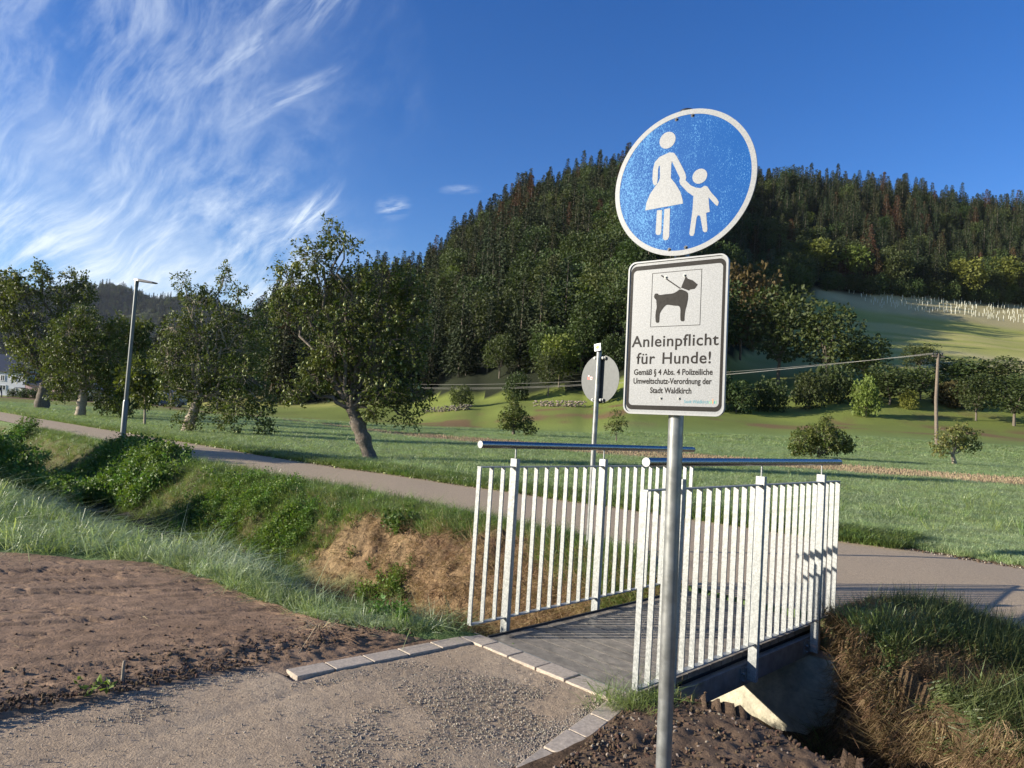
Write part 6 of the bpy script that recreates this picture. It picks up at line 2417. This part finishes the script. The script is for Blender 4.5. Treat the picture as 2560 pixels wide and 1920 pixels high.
car('parked_car', 'dark car parked by the low house behind the leaning fruit tree', 425, 118, .15)

# ------------------------------------------------------------------ walker at the very left edge of the view
def person(px, py_foot, depth, rz):
    f = at(px, py_foot, depth)
    z0 = terr(f[0], f[1])
    e = tag(empty('person', (f[0], f[1], z0), rz), 'person in a dark blue jacket walking on the path at the left edge', 'person')
    V = {'pelvis': ((0, 0, .93), .13), 'waist': ((0, 0, 1.08), .125), 'chest': ((0, .01, 1.30), .15), 'neck': ((0, .0, 1.47), .060), 'head0': ((0, .02, 1.57), .075), 'head1': ((0, .03, 1.68), .085), 'head2': ((0, .02, 1.76), .06),
         'hl': ((-.10, 0, .90), .095), 'kl': ((-.11, .22, .52), .062), 'al': ((-.11, .12, .10), .042), 'tl': ((-.11, .28, .05), .034),
         'hr': ((.10, 0, .90), .095), 'kr': ((.11, -.05, .50), .062), 'ar': ((.11, -.34, .14), .042), 'tr': ((.11, -.24, .03), .034),
         'sl': ((-.19, 0, 1.41), .068), 'el': ((-.27, -.10, 1.14), .048), 'wl': ((-.29, .02, .90), .034), 'ml': ((-.29, .05, .82), .030),
         'sr': ((.19, 0, 1.41), .068), 'er': ((.27, .05, 1.13), .048), 'wr': ((.29, .24, .96), .034), 'mr': ((.29, .30, .90), .030)}
    E = [('pelvis', 'waist'), ('waist', 'chest'), ('chest', 'neck'), ('neck', 'head0'), ('head0', 'head1'), ('head1', 'head2'), ('pelvis', 'hl'), ('hl', 'kl'), ('kl', 'al'), ('al', 'tl'),
         ('pelvis', 'hr'), ('hr', 'kr'), ('kr', 'ar'), ('ar', 'tr'), ('chest', 'sl'), ('sl', 'el'), ('el', 'wl'), ('wl', 'ml'), ('chest', 'sr'), ('sr', 'er'), ('er', 'wr'), ('wr', 'mr')]
    ks = list(V)
    me_ = bpy.data.meshes.new('body')
    me_.from_pydata([V[k][0] for k in ks], [(ks.index(a), ks.index(b__)) for a, b__ in E], [])
    o = link('body', me_, e)
    sk = o.modifiers.new('skin', 'SKIN')
    for i, k in enumerate(ks):
        me_.skin_vertices[0].data[i].radius = (V[k][1], V[k][1] * (.8 if k in ('pelvis', 'waist', 'chest') else 1))
        me_.skin_vertices[0].data[i].use_root = (k == 'pelvis')
    ss = o.modifiers.new('sub', 'SUBSURF')
    ss.levels = ss.render_levels = 2
    me_.materials.append(MAT['cloth'])
    g_ = Geo()
    g_.tube([(0, .03, 1.60), (0, .03, 1.66), (0, .0, 1.74), (0, .0, 1.80), (0, .0, 1.83)], [.075, .098, .102, .075, .02], 14)
    link('hair', g_.mesh('hair', MAT['hair'], True), e)
    return e


person(-14, 1037, 46.0, -2.4)

# ------------------------------------------------------------------ light morning haze over the whole valley
HAZE = .00003
if HAZE > 0:
    g_ = Geo().box((0, 1450, 190), (5800, 3200, 394))
    hm = bpy.data.materials.new('haze')
    hm.use_nodes = True
    hn = hm.node_tree
    hn.nodes.clear()
    pv = hn.nodes.new('ShaderNodeVolumePrincipled')
    pv.inputs['Color'].default_value = (.78, .86, 1.0, 1)
    pv.inputs['Density'].default_value = HAZE
    pv.inputs['Anisotropy'].default_value = .2
    om = hn.nodes.new('ShaderNodeOutputMaterial')
    hn.links.new(pv.outputs[0], om.inputs['Volume'])
    tag(link('haze', g_.mesh('haze', hm)), kind='stuff')
